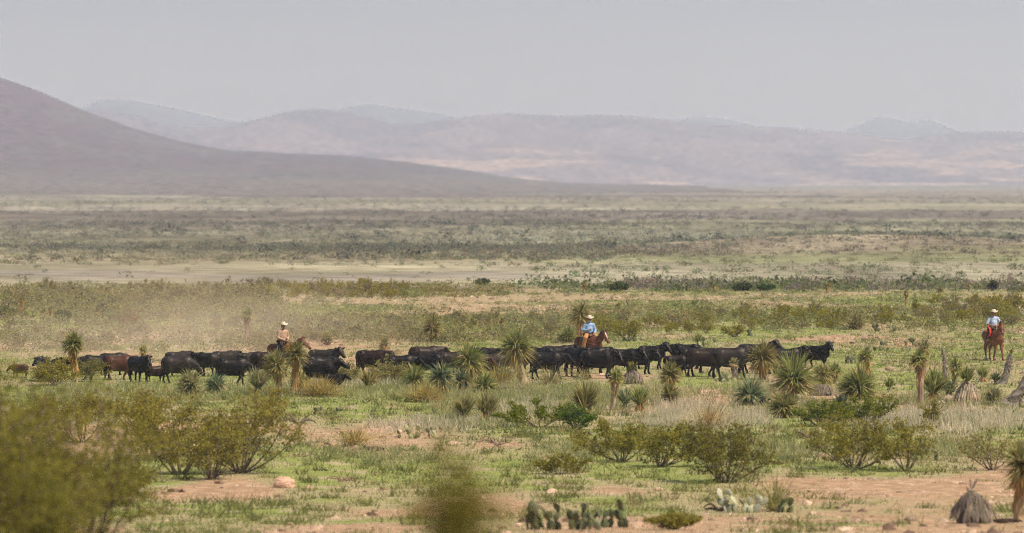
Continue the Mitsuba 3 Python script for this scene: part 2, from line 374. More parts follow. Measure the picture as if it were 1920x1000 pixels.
def solid(prims, h, k=0.05):
    """prims: ('s', a, b, ra, rb, (scale x, y, z) or None, k or None): tapered bars joined smoothly into one surface."""
    pts = np.array([p for q in prims for p in (q[1], q[2])])
    rad = np.array([r for q in prims for r in (q[3], q[4])])[:, None]
    lo, hi = (pts - rad).min(0) - 3 * h - .03, (pts + rad).max(0) + 3 * h + .03
    n = np.ceil((hi - lo) / h).astype(int) + 1
    ax = [lo[i] + h * np.arange(n[i]) for i in range(3)]
    f = np.full(n, 9.0)
    for q in prims:
        a, b, ra, rb = np.asarray(q[1], float), np.asarray(q[2], float), q[3], q[4]
        sc = np.asarray(q[5] if len(q) > 5 and q[5] is not None else (1, 1, 1), float)
        kk = q[6] if len(q) > 6 and q[6] is not None else k
        m = max(ra, rb) * max(1, sc.max()) + 2.2 * kk + 2 * h
        i0 = [max(0, int((min(a[i], b[i]) - m - lo[i]) / h)) for i in range(3)]
        i1 = [min(n[i], int((max(a[i], b[i]) + m - lo[i]) / h) + 2) for i in range(3)]
        sl = tuple(slice(i0[i], i1[i]) for i in range(3))
        X, Y, Z = np.meshgrid(*[ax[i][sl[i]] for i in range(3)], indexing='ij')
        P = np.stack([X, Y, Z], -1) - a
        ab = b - a
        Ps, abs_ = P / sc, ab / sc
        L = (abs_ ** 2).sum()
        t = np.clip((Ps @ abs_) / L, 0, 1) if L > 1e-9 else np.zeros(P.shape[:3])
        d = (np.linalg.norm(Ps - t[..., None] * abs_, axis=-1) - (ra + (rb - ra) * t)) * sc.min()
        g = f[sl]
        hh = np.maximum(kk - np.abs(g - d), 0) / kk
        f[sl] = np.minimum(g, d) - hh * hh * kk * .25
    return surface_net(f, lo, h)


def rotz(v, deg):
    c, s = math.cos(math.radians(deg)), math.sin(math.radians(deg))
    return np.asarray(v) @ np.array([[c, s, 0], [-s, c, 0], [0, 0, 1]])


def tube(points, radii, sides=5, cap=True):
    p = np.asarray(points, float)
    t = np.gradient(p, axis=0)
    t /= np.linalg.norm(t, axis=1, keepdims=True) + 1e-12
    a = np.cross(t, np.where(np.abs(t[:, 2:]) < .9, [0, 0, 1.0], [1.0, 0, 0]))
    a /= np.linalg.norm(a, axis=1, keepdims=True) + 1e-12
    b, ang = np.cross(t, a), np.arange(sides) * 2 * np.pi / sides
    r = np.broadcast_to(radii, (len(p),)) if np.ndim(radii) < 2 else radii
    v = (p[:, None] + r[:, None, None] * (np.cos(ang)[None, :, None] * a[:, None] + np.sin(ang)[None, :, None] * b[:, None])).reshape(-1, 3)
    i, j = np.meshgrid(np.arange(len(p) - 1), np.arange(sides), indexing='ij')
    q = np.stack([i * sides + j, i * sides + (j + 1) % sides, (i + 1) * sides + (j + 1) % sides, (i + 1) * sides + j], -1).reshape(-1, 4)
    f = np.vstack([q[:, [0, 1, 2]], q[:, [0, 2, 3]]])
    if cap:
        n = len(v)
        v = np.vstack([v, p[:1], p[-1:]])
        k = np.arange(sides)
        e = (len(p) - 1) * sides
        f = np.vstack([f, np.stack([(k + 1) % sides, k, k * 0 + n], -1), np.stack([e + k, e + (k + 1) % sides, k * 0 + n + 1], -1)])
    return v, f


def unit(v):
    v = np.asarray(v, float)
    return v / (np.linalg.norm(v, axis=-1, keepdims=True) + 1e-12)


# ------------------------------------------------------------------ plants
def blades(base, direction, length, width, droop, r, segs=2):
    """Long tapering leaves: base, direction (n, 3), length, width, droop (n,). A folded strip of segs pieces with a pointed end."""
    n = len(base)
    side = unit(np.cross(direction, [0, 0, 1.0]) + 1e-3 * r.normal(size=(n, 3)))
    tw = r.uniform(-.6, .6, n)[:, None]
    side = unit(side + tw * np.cross(side, direction))
    ts = np.linspace(0, 1, segs + 1)
    rows = []
    for t in ts[:-1]:
        c = base + direction * (length * t)[:, None]
        c[:, 2] -= droop * length * t * t
        w = (width * (0.62 + 0.9 * t * (1 - t) * 1.6))[:, None]
        rows += [c - side * w / 2, c + side * w / 2]
    tip = base + direction * length[:, None]
    tip[:, 2] -= droop * length
    rows.append(tip)
    V = np.stack(rows, 1)
    m = V.shape[1]
    f = []
    for s in range(segs - 1):
        a = 2 * s
        f += [[a, a + 1, a + 3], [a, a + 3, a + 2]]
    a = 2 * (segs - 1)
    f.append([a, a + 1, a + 2])
    Fc = (np.arange(n)[:, None, None] * m + np.array(f)[None]).reshape(-1, 3)
    return V.reshape(-1, 3), Fc, m


def cone_dirs(n, r, lo, hi):
    """n directions whose elevation runs over lo..hi degrees."""
    s = np.sin(np.radians([lo, hi]))
    z = r.uniform(s[0], s[1], n)
    a = r.uniform(0, 2 * np.pi, n)
    c = np.sqrt(1 - z * z)
    return np.stack([c * np.cos(a), c * np.sin(a), z], -1)


GREEN, BLUEGREEN, YELLOW, TAN, ORANGE, GREY, RUST = (np.array(c) for c in ((.25, .29, .095), (.22, .29, .165), (.42, .36, .13), (.56, .44, .24), (.58, .38, .16), (.33, .285, .24), (.46, .28, .16)))


def tint(c, r, n, m, amount=.22):
    f = 1 + amount * r.normal(size=(n, 1))
    c = np.asarray(c) * np.clip(f, .45, 1.7) * (1 + .06 * r.normal(size=(n, 3)))
    return np.repeat(np.clip(c, .01, .9), m, 0)


def trunk_mesh(path, radii, r, sides=9, knobs=.18):
    v, f = tube(path, radii, sides)
    n = len(path) * sides
    ax = np.repeat(np.asarray(path, float), sides, 0)
    v[:n] = ax + (v[:n] - ax) * (1 + knobs * r.normal(size=(n, 1)))
    return v, f


def yucca(P, height, width, label, style='tree', lean=(0, 0), seed=0, green=GREEN, skirt=TAN, leafn=170, group=None, head=None, thick=None, name='yucca', cat='yucca'):
    """A yucca: trunk, skirt of dead hanging leaves, rosette of stiff live leaves. height and width in metres, lean = shift of the top."""
    r = np.random.default_rng(seed + 1000)
    key = thing(name, label, cat, group)
    R = width / 2
    P = np.asarray(P, float)
    top = np.array([lean[0] + (r.normal() * .05 * height if style == 'tree' else 0), lean[1], 0.0])
    if style == 'tree':
        hc = max(height - R * (head or 1.0), .2 * height)
    elif style == 'ball':
        hc = height * .36
    elif style == 'tuft':
        hc = height * .28
    elif style == 'cone':
        hc = height * .62
    else:
        hc = height
    C = P + top * hc / height + [0, 0, hc]
    path = np.array([P + [0, 0, -.05] + (C - P + [0, 0, .05]) * t + np.array([0.06 * math.sin(3 * t + seed), 0, 0]) * height * t * (1 - t) for t in np.linspace(0, 1, 9)])
    tr = thick or {'tree': .066, 'ball': .10, 'tuft': .08, 'cone': .10, 'bare': .10}[style] * (0.8 + .25 * height)
    rad = np.linspace(1.25, .8, 9) * tr
    if style == 'bare':
        rad = tr * np.array([2.0, 1.6, 1.3, 1.1, 1.0, .95, .9, .95, 1.0])
    bark = tint(GREY * .75 if style != 'tree' else GREY * .6 + skirt * .3, r, 1, 9 * 9 + 2, 0) * (1 + .22 * r.normal(size=(83, 1)))
    add('trunk', trunk_mesh(path, rad, r), 'matte', bark, key)
    if style == 'bare':
        # ribbed remains of leaf bases
        n = 130
        t = r.uniform(0.02, .97, n)
        i = np.clip((t * 8).astype(int), 0, 7)
        b = path[i] + (path[i + 1] - path[i]) * (t * 8 - i)[:, None]
        a = r.uniform(0, 2 * np.pi, n)
        rr = np.interp(t, np.linspace(0, 1, 9), rad)
        d0 = np.stack([np.cos(a), np.sin(a), 0 * a], -1)
        dd = unit(d0 * .55 + [0, 0, -1.0])
        v, f, m = blades(b + d0 * rr[:, None] * .95 + [0, 0, .03], dd, r.uniform(.08, .24, n) * (1.2 - .6 * t), np.full(n, .05), np.zeros(n), r)
        add('skirt', (v, f), 'leaf', tint(skirt * .8, r, n, m, .3), key)
        if leafn:
            d = cone_dirs(leafn, r, 20, 90)
            d = unit(d + unit(C - path[-3]) * .6)
            v, f, m = blades(np.repeat(C[None], leafn, 0), d, r.uniform(.6, 1, leafn) * R * 1.6, np.full(leafn, .03), r.uniform(0, .15, leafn), r)
            add('rosette', (v, f), 'leaf', tint(green, r, leafn, m), key)
        return key
    # dead skirt
    if style == 'cone':
        n, L = 340, hc * .5
        t = r.uniform(.05, 1, n) ** .8
        spread = (1 - t) * R * .62 + .05
        a = r.uniform(0, 2 * np.pi, n)
        spread = (1 - t ** 2.4) * R * .86 + .05
        d0 = np.stack([np.cos(a), np.sin(a), 0 * a], -1)
        b = P + top * (hc / height) * t[:, None] + d0 * spread[:, None] + np.stack([0 * t, 0 * t, hc * (.22 + .78 * t)], -1)
        v, f, m = blades(b, unit(d0 * .34 + [0, 0, -1.0] + .1 * r.normal(size=(n, 3))), L * r.uniform(.5, 1, n), r.uniform(.035, .06, n), np.zeros(n), r)
        v[:, 2] = np.maximum(v[:, 2], P[2] - .03)
        add('skirt', (v, f), 'leaf', tint(skirt, r, n, m, .3), key)
        core = trunk_mesh(np.array([P + top * hc / height * t + [0, 0, hc * t] for t in np.linspace(0, 1, 7)]), R * .86 * (1 - np.linspace(0, .97, 7) ** 2.4), r, 10, .08)
        add('dead_leaf_core', core, 'matte', skirt * .42, key)
    elif hc > .22 and skirt is not None:
        n = int(60 + 90 * min(hc, 1.6))
        lo = (.15 if np.allclose(skirt, ORANGE) else .45) if style == 'tree' else .0
        t = lo + (1 - lo) * r.beta(2.6, 1.0, n)
        i = np.clip((t * 8).astype(int), 0, 7)
        b = path[i] + (path[i + 1] - path[i]) * (t * 8 - i)[:, None]
        a = r.uniform(0, 2 * np.pi, n)
        d0 = np.stack([np.cos(a), np.sin(a), 0 * a], -1)
        rr = np.interp(t, np.linspace(0, 1, 9), rad)
        L = np.minimum(R * r.uniform(.6, 1.15, n), (b[:, 2] - P[2]) + .12)
        v, f, m = blades(b + d0 * rr[:, None], unit(d0 * (.10 + .45 * t[:, None] ** 5) + [0, 0, -1.0] + .15 * r.normal(size=(n, 3))), L * r.uniform(.7, 1.25, n), r.uniform(.035, .06, n), np.zeros(n), r)
        v[:, 2] = np.maximum(v[:, 2], P[2] - .03)
        add('skirt', (v, f), 'leaf', tint(skirt, r, n, m, .25), key)
    # live rosette
    lo, hi = {'tree': (-38, 90), 'ball': (-16, 90), 'tuft': (14, 90), 'cone': (26, 90)}[style]
    n = int(leafn * 2.0)
    d = unit(cone_dirs(n, r, lo, hi) + np.array([r.normal() * .16, r.normal() * .16, 0]))
    if style in ('tuft', 'cone'):
        d = unit(d + [0, 0, .5])
    el = np.degrees(np.arcsin(np.clip(d[:, 2], -1, 1)))
    Lmax = {'tree': R * 1.3, 'ball': R * 1.08, 'tuft': height - hc, 'cone': height - hc}[style]
    if style == 'ball':
        Lm = R * 1.1 + (height - hc - R * 1.1) * np.clip(d[:, 2], 0, 1) ** 1.5
    else:
        Lm = np.full(n, Lmax)
    L = Lm * (r.uniform(.74, 1.06, n) if style in ('tree', 'ball') else r.uniform(.5, 1.08, n))
    b = C + d * .05 + np.stack([0 * L, 0 * L, r.uniform(-.42, .10, n) * R], -1)
    bent = (r.random((n, 1)) < .14)
    d = np.where(bent, unit(d + r.normal(size=(n, 3)) * .5), d)
    v, f, m = blades(b, d, L, r.uniform(.040, .066, n) * (1 if R > .3 else .8), r.uniform(.0, .16, n) + np.where(el < 10, .1, 0) + np.where(bent[:, 0], r.uniform(.1, .5, n), 0), r)
    mixg = np.clip((12 - el) / 45 + .18 * r.normal(size=n), 0, 1)[:, None] * (r.random((n, 1)) < .75)
    base = np.asarray(green) * (1 - mixg) + (YELLOW * .6 + TAN * .4) * mixg
    old = (r.random((n, 1)) < .07)
    add('rosette', (v, f), 'leaf', tint(np.where(old, TAN, base), r, n, m, .24), key)
    return key


def bunchgrass(P, height, width, label, color, seed=0, n=260, group=None, name='bunchgrass', cat='grass clump', wid=.022, up=25):
    r = np.random.default_rng(seed + 5000)
    key = thing(name, label, cat, group)
    d = cone_dirs(n, r, up * .3, 88)
    L = np.where(d[:, 2] > .5, height / np.maximum(d[:, 2], .3), width / 2 / np.maximum(np.hypot(d[:, 0], d[:, 1]), .3)) * r.uniform(.6, 1.05, n)
    b = np.asarray(P) + np.stack([r.normal(size=n) * width * .09, r.normal(size=n) * width * .09, np.zeros(n)], -1)
    v, f, m = blades(b, d, L, np.full(n, wid) * r.uniform(.7, 1.3, n), r.uniform(.1, .45, n) * np.sqrt(1 - d[:, 2] ** 2), r, 3)
    v[:, 2] = np.maximum(v[:, 2], P[2] - .02)
    mixg = r.random((n, 1))
    c = np.asarray(color[0]) * mixg + np.asarray(color[1]) * (1 - mixg)
    add('live_blades', (v, f), 'leaf', tint(c, r, n, m, .22), key)
    k = max(40, n // 4)
    d = cone_dirs(k, r, -5, 30)
    v, f, m = blades(np.asarray(P) + np.stack([r.normal(size=k) * width * .1, r.normal(size=k) * width * .1, np.full(k, .08)], -1), d, width * .42 * r.uniform(.5, 1, k), np.full(k, wid), r.uniform(.1, .4, k), r)
    v[:, 2] = np.maximum(v[:, 2], P[2] - .02)
    add('dead_blades', (v, f), 'leaf', tint(TAN * .85, r, k, m, .3), key)
    return key


def shrub_mesh(height, width, r, nstem=14, leaves=2600, leaf=.055, color=((.18, .175, .035), (.27, .255, .06)), open_=.35, lop=0.0, flat=1.0, fall=.58, twig=1.0):
    """A creosote-like shrub: a fan of bare stems from the root that fork, with small leaves in clumps along the outer twigs."""
    stems, twigs = [], []
    W = width / 2
    for i in range(nstem):
        a = 2 * np.pi * i / nstem + r.uniform(-.3, .3)
        rad = W * math.sqrt(r.uniform(.02, .8))
        e = np.array([math.cos(a) * rad + lop * W, math.sin(a) * rad * .9, height * (.98 - fall * (rad / W) ** 2) * r.uniform(.66, 1.0)])
        b = np.array([math.cos(a), math.sin(a), 0]) * .05 * width * r.uniform(.3, 1)
        ts = np.linspace(0, 1, 6)
        bend = np.array([r.normal(), r.normal(), 0]) * .05 * height
        path = np.array([b + (e - b) * np.array([t ** .9, t ** .9, t ** 1.1]) + bend * math.sin(math.pi * t) for t in ts])
        stems.append((*tube(path, np.linspace(.019, .006, 6) * (.6 + .25 * height), 4, False), np.array([.16, .125, .095]) * r.uniform(.7, 1.5)))
        for _ in range(int(r.integers(4, 8))):
            t = r.uniform(.32, .98)
            k = min(4, int(t * 5)); s = path[k] + (path[k + 1] - path[k]) * (t * 5 - k)
            dr_ = unit(np.array([math.cos(a), math.sin(a), .45]) * .8 + r.normal(size=3) * [.6, .6, .4] + [0, 0, .12])
            L = height * r.uniform(.16, .34) * twig
            twigs.append((s, s + dr_ * L))
            stems.append((*tube(np.array([s, s + dr_ * L * .55, s + dr_ * L]), np.array([.007, .005, .003]) * (.6 + .25 * height), 3, False), np.array([.17, .14, .10])))
        twigs.append((path[3], path[5])); twigs.append((path[4], path[5] + (path[5] - path[4]) * .4))
    tw = np.array(twigs)
    k = r.integers(0, len(tw), leaves)
    t = r.beta(1.6, 1.1, leaves)[:, None]
    c = tw[k, 0] + (tw[k, 1] - tw[k, 0]) * t + r.normal(size=(leaves, 3)) * np.array([.075, .075, .028]) * (.55 + .4 * height) * flat
    c[:, 2] = np.maximum(c[:, 2], .04)
    ax = unit(r.normal(size=(leaves, 3)) + [0, 0, .5])
    sd = unit(np.cross(ax, r.normal(size=(leaves, 3))))
    s = leaf * r.uniform(.6, 1.35, leaves)[:, None]
    V = np.stack([c - sd * s * .5, c + sd * s * .5, c + ax * s * 1.25], 1)
    tone = r.random(len(tw))[k][:, None] * .6 + .4 * r.random((leaves, 1))
    col = np.asarray(color[0]) * (1 - tone) + np.asarray(color[1]) * tone
    V, Fc = V.reshape(-1, 3), np.arange(3 * leaves).reshape(-1, 3)
    return join(stems), ((V, Fc), np.repeat(col * (1 + .14 * r.normal(size=(leaves, 1))), 3, 0))


def shrub(P, height, width, label, seed=0, group=None, name='creosote_bush', cat='shrub', stemtone=1.0, **kw):
    r = np.random.default_rng(seed + 9000)
    kw.setdefault('lop', r.uniform(-.28, .28))
    kw.setdefault('nstem', int(r.integers(9, 19)))
    st, lf = shrub_mesh(height, width, r, **kw)
    key = thing(name, label, cat, group)
    P = np.asarray(P, float)
    add('branches', (st[0][0] + P, st[0][1]), 'matte', st[1] * stemtone, key)
    add('foliage', (lf[0][0] + P, lf[0][1]), 'leaf', lf[1], key)
    return key


PAD = trimesh.creation.icosphere(2, 1.0)


def prickly_pear(P, height, width, label, seed=0, pads=14, group=None, size=.2, color=(.16, .19, .12)):
    color = np.array(color) * [.84, .82, .62]
    """Flat oval pads, each a part, growing from each other's rims."""
    r = np.random.default_rng(seed + 3000)
    key = thing('prickly_pear', label, 'cactus', group)
    P = np.asarray(P, float)
    stack = []
    for i in range(pads):
        up = [s for s in stack if s[0][2] + s[1] * s[2][2] < P[2] + height - size * .8]
        if i < pads * .45 or not up:
            x = r.uniform(-.5, .5) * width
            base, d = P + [x, r.uniform(-.3, .3) * width * .6, -.02], unit(np.array([r.normal() * .35, r.normal() * .3, 1.0]))
        else:
            c0, h0, d0, s0 = up[r.integers(0, len(up))]
            base = c0 + d0 * h0 * .85 + s0 * h0 * r.uniform(-.5, .5)
            d = unit(d0 * .4 + np.array([r.normal() * .55, r.normal() * .4, .75]))
        h = size * r.uniform(.42, .62)
        c = base + d * h * .92
        nrm = unit(np.cross(d, r.normal(size=3) * [1, .5, .3]))
        s = np.cross(d, nrm)
        v = np.array(PAD.vertices)
        w = h * r.uniform(.68, .86)
        wz = .82 + .22 * v[:, 2]
        v = c + v[:, 2:3] * d * h + v[:, :1] * s * (w * wz)[:, None] + v[:, 1:2] * nrm * .022 * (1 + size)
        col = np.array(color) * (r.uniform(.7, 1.2) if r.random() < .75 else r.uniform(1.6, 2.2)) * np.array([1, 1, r.uniform(.85, 1.2)])
        add('pad', (v, PAD.faces), 'waxy', col * (1 + .06 * r.normal(size=(len(v), 1))), key, smooth=True)
        stack.append((c, h, d, s))
    return key


def rock(P, size, label, seed=0, color=(.5, .38, .3), group=None, flat=.65):
    r = np.random.default_rng(seed + 400)
    s = trimesh.creation.icosphere(3, 1.0)
    v = np.array(s.vertices)
    q = v * 1.1 + seed * 3.1
    v = v * (1 + .55 * (meshkit.fbm(q, 4, seed)[:, None] - .5)) * [1.0, .8, flat]
    v = np.round(v * 4.5) / 4.5 * .35 + v * .65
    key = add('rock', (np.asarray(P) + v * size / 2 + [0, 0, size * flat * .22], s.faces), 'matte', np.array(color) * (1 + .25 * (meshkit.fbm(q * 3, 3, 2)[:, None] - .5)))
    return tag(key, label, 'rock', group)


def dead_wood(P, length, label, seed=0, color=(.10, .08, .07), thick=.06, n=5, rise=.25, name='dead_branch'):
    r = np.random.default_rng(seed + 600)
    parts = []
    for i in range(n):
        a = r.uniform(-.6, .6) + (math.pi if r.random() < .5 else 0)
        L = length * r.uniform(.4, .62) * (1 if i else 1.1)
        t = np.linspace(0, 1, 6)
        p = np.stack([np.cos(a) * L * t, np.sin(a) * L * t, .04 + L * rise * np.sin(t * 2.6) * r.uniform(.2, 1.2)], -1) + r.normal(size=(6, 3)) * .03 * L
        p[:, 2] = np.maximum(p[:, 2], .02)
        parts.append((*trunk_mesh(np.asarray(P) + p, np.linspace(1, .3, 6) * thick * r.uniform(.5, 1), r, 6, .15), np.array(color) * r.uniform(.7, 1.6)))
    m, c = join(parts)
    return tag(add(name, m, 'matte', c), label, 'dead wood')


# ------------------------------------------------------------------ cattle
def rot_dir(yaw, pit):
    y, p = math.radians(yaw), math.radians(pit)
    return np.array([math.cos(p) * math.cos(y), math.cos(p) * math.sin(y), math.sin(p)])


def cow_prims(neck=(0, 18), face=(0, -38), stride=(0, 0, 0, 0), calf=False, horns=False, fat=1.0):
    """A cow that looks along +x, withers at 1.32 m. neck, face: (yaw, pitch) in degrees; stride: swing of front left, front right, hind left, hind right."""
    sy = .86 * fat
    P = [((-.52, 0, .95), (.40, 0, .94), .335, .325, (1, sy, 1)), ((-.60, 0, 1.235), (.35, 0, 1.235), .05, .05),
         ((-.30, 0, .83), (.25, 0, .80), .335, .325, (1.1, sy * 1.0, 1)),
         ((-.70, .12, 1.08), (-.70, -.12, 1.08), .20, .20), ((-.60, 0, 1.0), (-.78, 0, .98), .31, .24, (1, .88, 1)),
         ((.36, 0, 1.0), (.52, 0, .95), .31, .27, (1, .80, 1.05)), ((.50, 0, .80), (.66, 0, .84), .23, .17, (1, .8, 1)),
         ((.28, 0, 1.17), (.40, 0, 1.20), .13, .13, (1, .7, 1)),
         ((-.62, .20, 1.22), (-.66, .19, 1.20), .085, .08, None, .05), ((-.62, -.20, 1.22), (-.66, -.19, 1.20), .085, .08, None, .05), ((-.84, 0, 1.20), (-.92, 0, 1.17), .09, .07, None, .05)]
    n0 = np.array([.52, 0, 1.06])
    nd = rot_dir(*neck)
    poll = n0 + nd * .46
    mid = n0 + nd * .22 + np.array([0, 0, -.02])
    P += [(tuple(n0), tuple(mid), .25, .20, (1, .75, 1.05)), (tuple(mid), tuple(poll), .20, .145, (1, .82, 1.1)),
          (tuple(n0 + [.05, 0, -.16]), tuple(poll - nd * .1 + [0, 0, -.1]), .16, .10, (1, .6, 1))]
    fd = rot_dir(neck[0] + face[0], face[1])
    fs = unit(np.cross([0, 0, 1.0], fd)); fu = np.cross(fd, fs)
    fore = poll + fd * .04
    P += [(tuple(fore), tuple(fore + fd * .22), .132, .098, None, .04), (tuple(fore + fd * .2), tuple(fore + fd * .40), .095, .082, None, .04),
          (tuple(fore + fd * .06 - fu * .07), tuple(fore + fd * .33 - fu * .05), .085, .06, None, .03),
          (tuple(fore + fd * .41), tuple(fore + fd * .43), .086, .074, None, .03)]
    for s in (1, -1):
        e0 = poll + fs * s * .11 + fu * .05 - fd * .02
        e1 = e0 + fs * s * .17 + fu * .02 - fd * .05
        P += [(tuple(e0), tuple((e0 + e1) / 2 - fu * .0), .03, .058, None, .02), (tuple((e0 + e1) / 2), tuple(e1), .058, .022, None, .02)]
        P.append((tuple(fore + fd * .1 + fs * s * .105 + fu * .06), tuple(fore + fd * .12 + fs * s * .105 + fu * .05), .034, .034, None, .03))
        if horns:
            h0 = poll + fs * s * .08 + fu * .09
            P += [(tuple(h0), tuple(h0 + fs * s * .09 + fu * .07), .035, .028, None, .02), (tuple(h0 + fs * s * .09 + fu * .07), tuple(h0 + fs * s * .11 + fu * .2 + fd * .02), .028, .012, None, .02)]
    ls = .86 if calf else 1
    for i, s in enumerate((1, -1)):
        w = math.sin(math.radians(stride[i])) * .75
        b = max(0, w)
        k = (.47 + w * .40, s * .17, .42)
        fe = (.46 + w * .85 - (.05 if w < 0 else 0), s * .165, .14 + (.03 if w < 0 else 0))
        P += [((.46, s * .16, .86), (.47 + .15 * w, s * .175, .66), .17, .115, (1, .75, 1)), ((.47 + .15 * w, s * .175, .66), k, .108, .066, None, .03), (k, k, .07, .07, None, .02),
              (k, fe, .058 * ls, .048 * ls, None, .025), (fe, (fe[0] + .03, fe[1], .07), .052, .055, None, .02), ((fe[0] + .03, fe[1], .06), (fe[0] + .055, fe[1], .045), .062, .06, None, .015)]
        w = math.sin(math.radians(stride[2 + i])) * .75
        st = (-.54 + .22 * w, s * .19, .70)
        hk = (-.80 + .50 * w, s * .165, .47)
        fe = (-.77 + .95 * w, s * .16, .15)
        P += [((-.68, s * .15, .98), st, .235, .15, (1, .72, 1)), ((-.72, s * .15, .85), (-.72 + .3 * w, s * .165, .62), .17, .10, (1, .8, 1)), (st, hk, .125, .070, None, .03), (hk, hk, .072, .072, None, .02),
              (hk, fe, .058 * ls, .047 * ls, None, .025), (fe, (fe[0] + .03, fe[1], .07), .052, .055, None, .02), ((fe[0] + .03, fe[1], .06), (fe[0] + .055, fe[1], .045), .062, .06, None, .015)]
    P += [((-.90, 0, 1.17), (-.99, .01, 1.05), .05, .04, None, .05), ((-.99, .01, 1.05), (-1.0, .02, .66), .034, .028, None, .02), ((-1.0, .02, .66), (-.99, .03, .42), .04, .045, None, .02), ((-.99, .03, .42), (-.985, .03, .30), .045, .012, None, .02)]
    sq = lambda p: (p[0] * .84 if p[0] < .5 else p[0] - .08, p[1], p[2])  # noqa: E731
    return [('s', sq(p[0]), sq(p[1])) + p[2:] for p in P], np.array(sq(fore + fd * .44))


COAT = {'black': (.0062, .0054, .0052), 'dusty': (.022, .018, .0155), 'brownblack': (.018, .0105, .0075), 'red': (.062, .026, .015), 'chocolate': (.050, .023, .014)}
cow_cache = {}


def cow(X, Yb, Yf, yaw, label, coat='black', neck=(0, 12), face=(0, -40), stride=(8, -10, -8, 10), calf=False, horns=False, tags=False, fat=1.0, seed=0, name='cow', muzzle=None):
    P = ground(X, Yf)
    size = (Yf - Yb) / F * P[1] / 1.32 * .955
    k = (neck, face, stride, calf, horns, fat)
    if k not in cow_cache:
        pr, nose = cow_prims(neck, face, stride, calf, horns, fat)
        cow_cache[k] = (*solid(pr, .039, .055), nose)
    v, f, nose = cow_cache[k]
    r = np.random.default_rng(seed + 77)
    n = meshkit.fbm(v * 3.1 + seed * 1.7, 3, seed)[:, None]
    c = np.array(COAT[coat]) * (.5 + 1.1 * n)  # tone patches stand for sheen on the flanks as well as dust
    dust = np.clip((meshkit.fbm(v * 2.3 + seed, 2, seed + 4)[:, None] - .48) * 1.6, 0, 1) * np.clip(1.25 - v[:, 2:3], .0, 1)
    c = c + dust * np.array([.035, .026, .018]) * (1.8 if coat == 'dusty' else .45)
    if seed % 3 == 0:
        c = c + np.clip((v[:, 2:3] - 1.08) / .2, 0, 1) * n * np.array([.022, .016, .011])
    near = np.exp(-(np.linalg.norm(v - nose, axis=1, keepdims=True) / .06) ** 2)
    c = c * (1 - near) + near * np.array(muzzle or (.06, .052, .048))
    c = np.where(v[:, 2:3] < .07, np.array([.05, .042, .035]), c)
    w = rotz(v * size, yaw) + P - [0, 0, .02]
    key = add(name, (w, f), 'coat', c, smooth=True)
    tag(key, label, 'calf' if calf else 'cow', 'calves in the herd' if calf else 'cattle of the herd')
    if tags:
        pr, nose = cow_prims(neck, face, stride, calf, horns, fat)
        for q in [p for p in pr if p[4] == .022][:2]:
            m = trimesh.creation.box([.05, .015, .07])
            add('ear_tag', (rotz((m.vertices + np.array(q[2]) - [0, 0, .06]) * size, yaw) + P - [0, 0, .02], m.faces), 'matte', (.6, .42, .12), key)
    return key


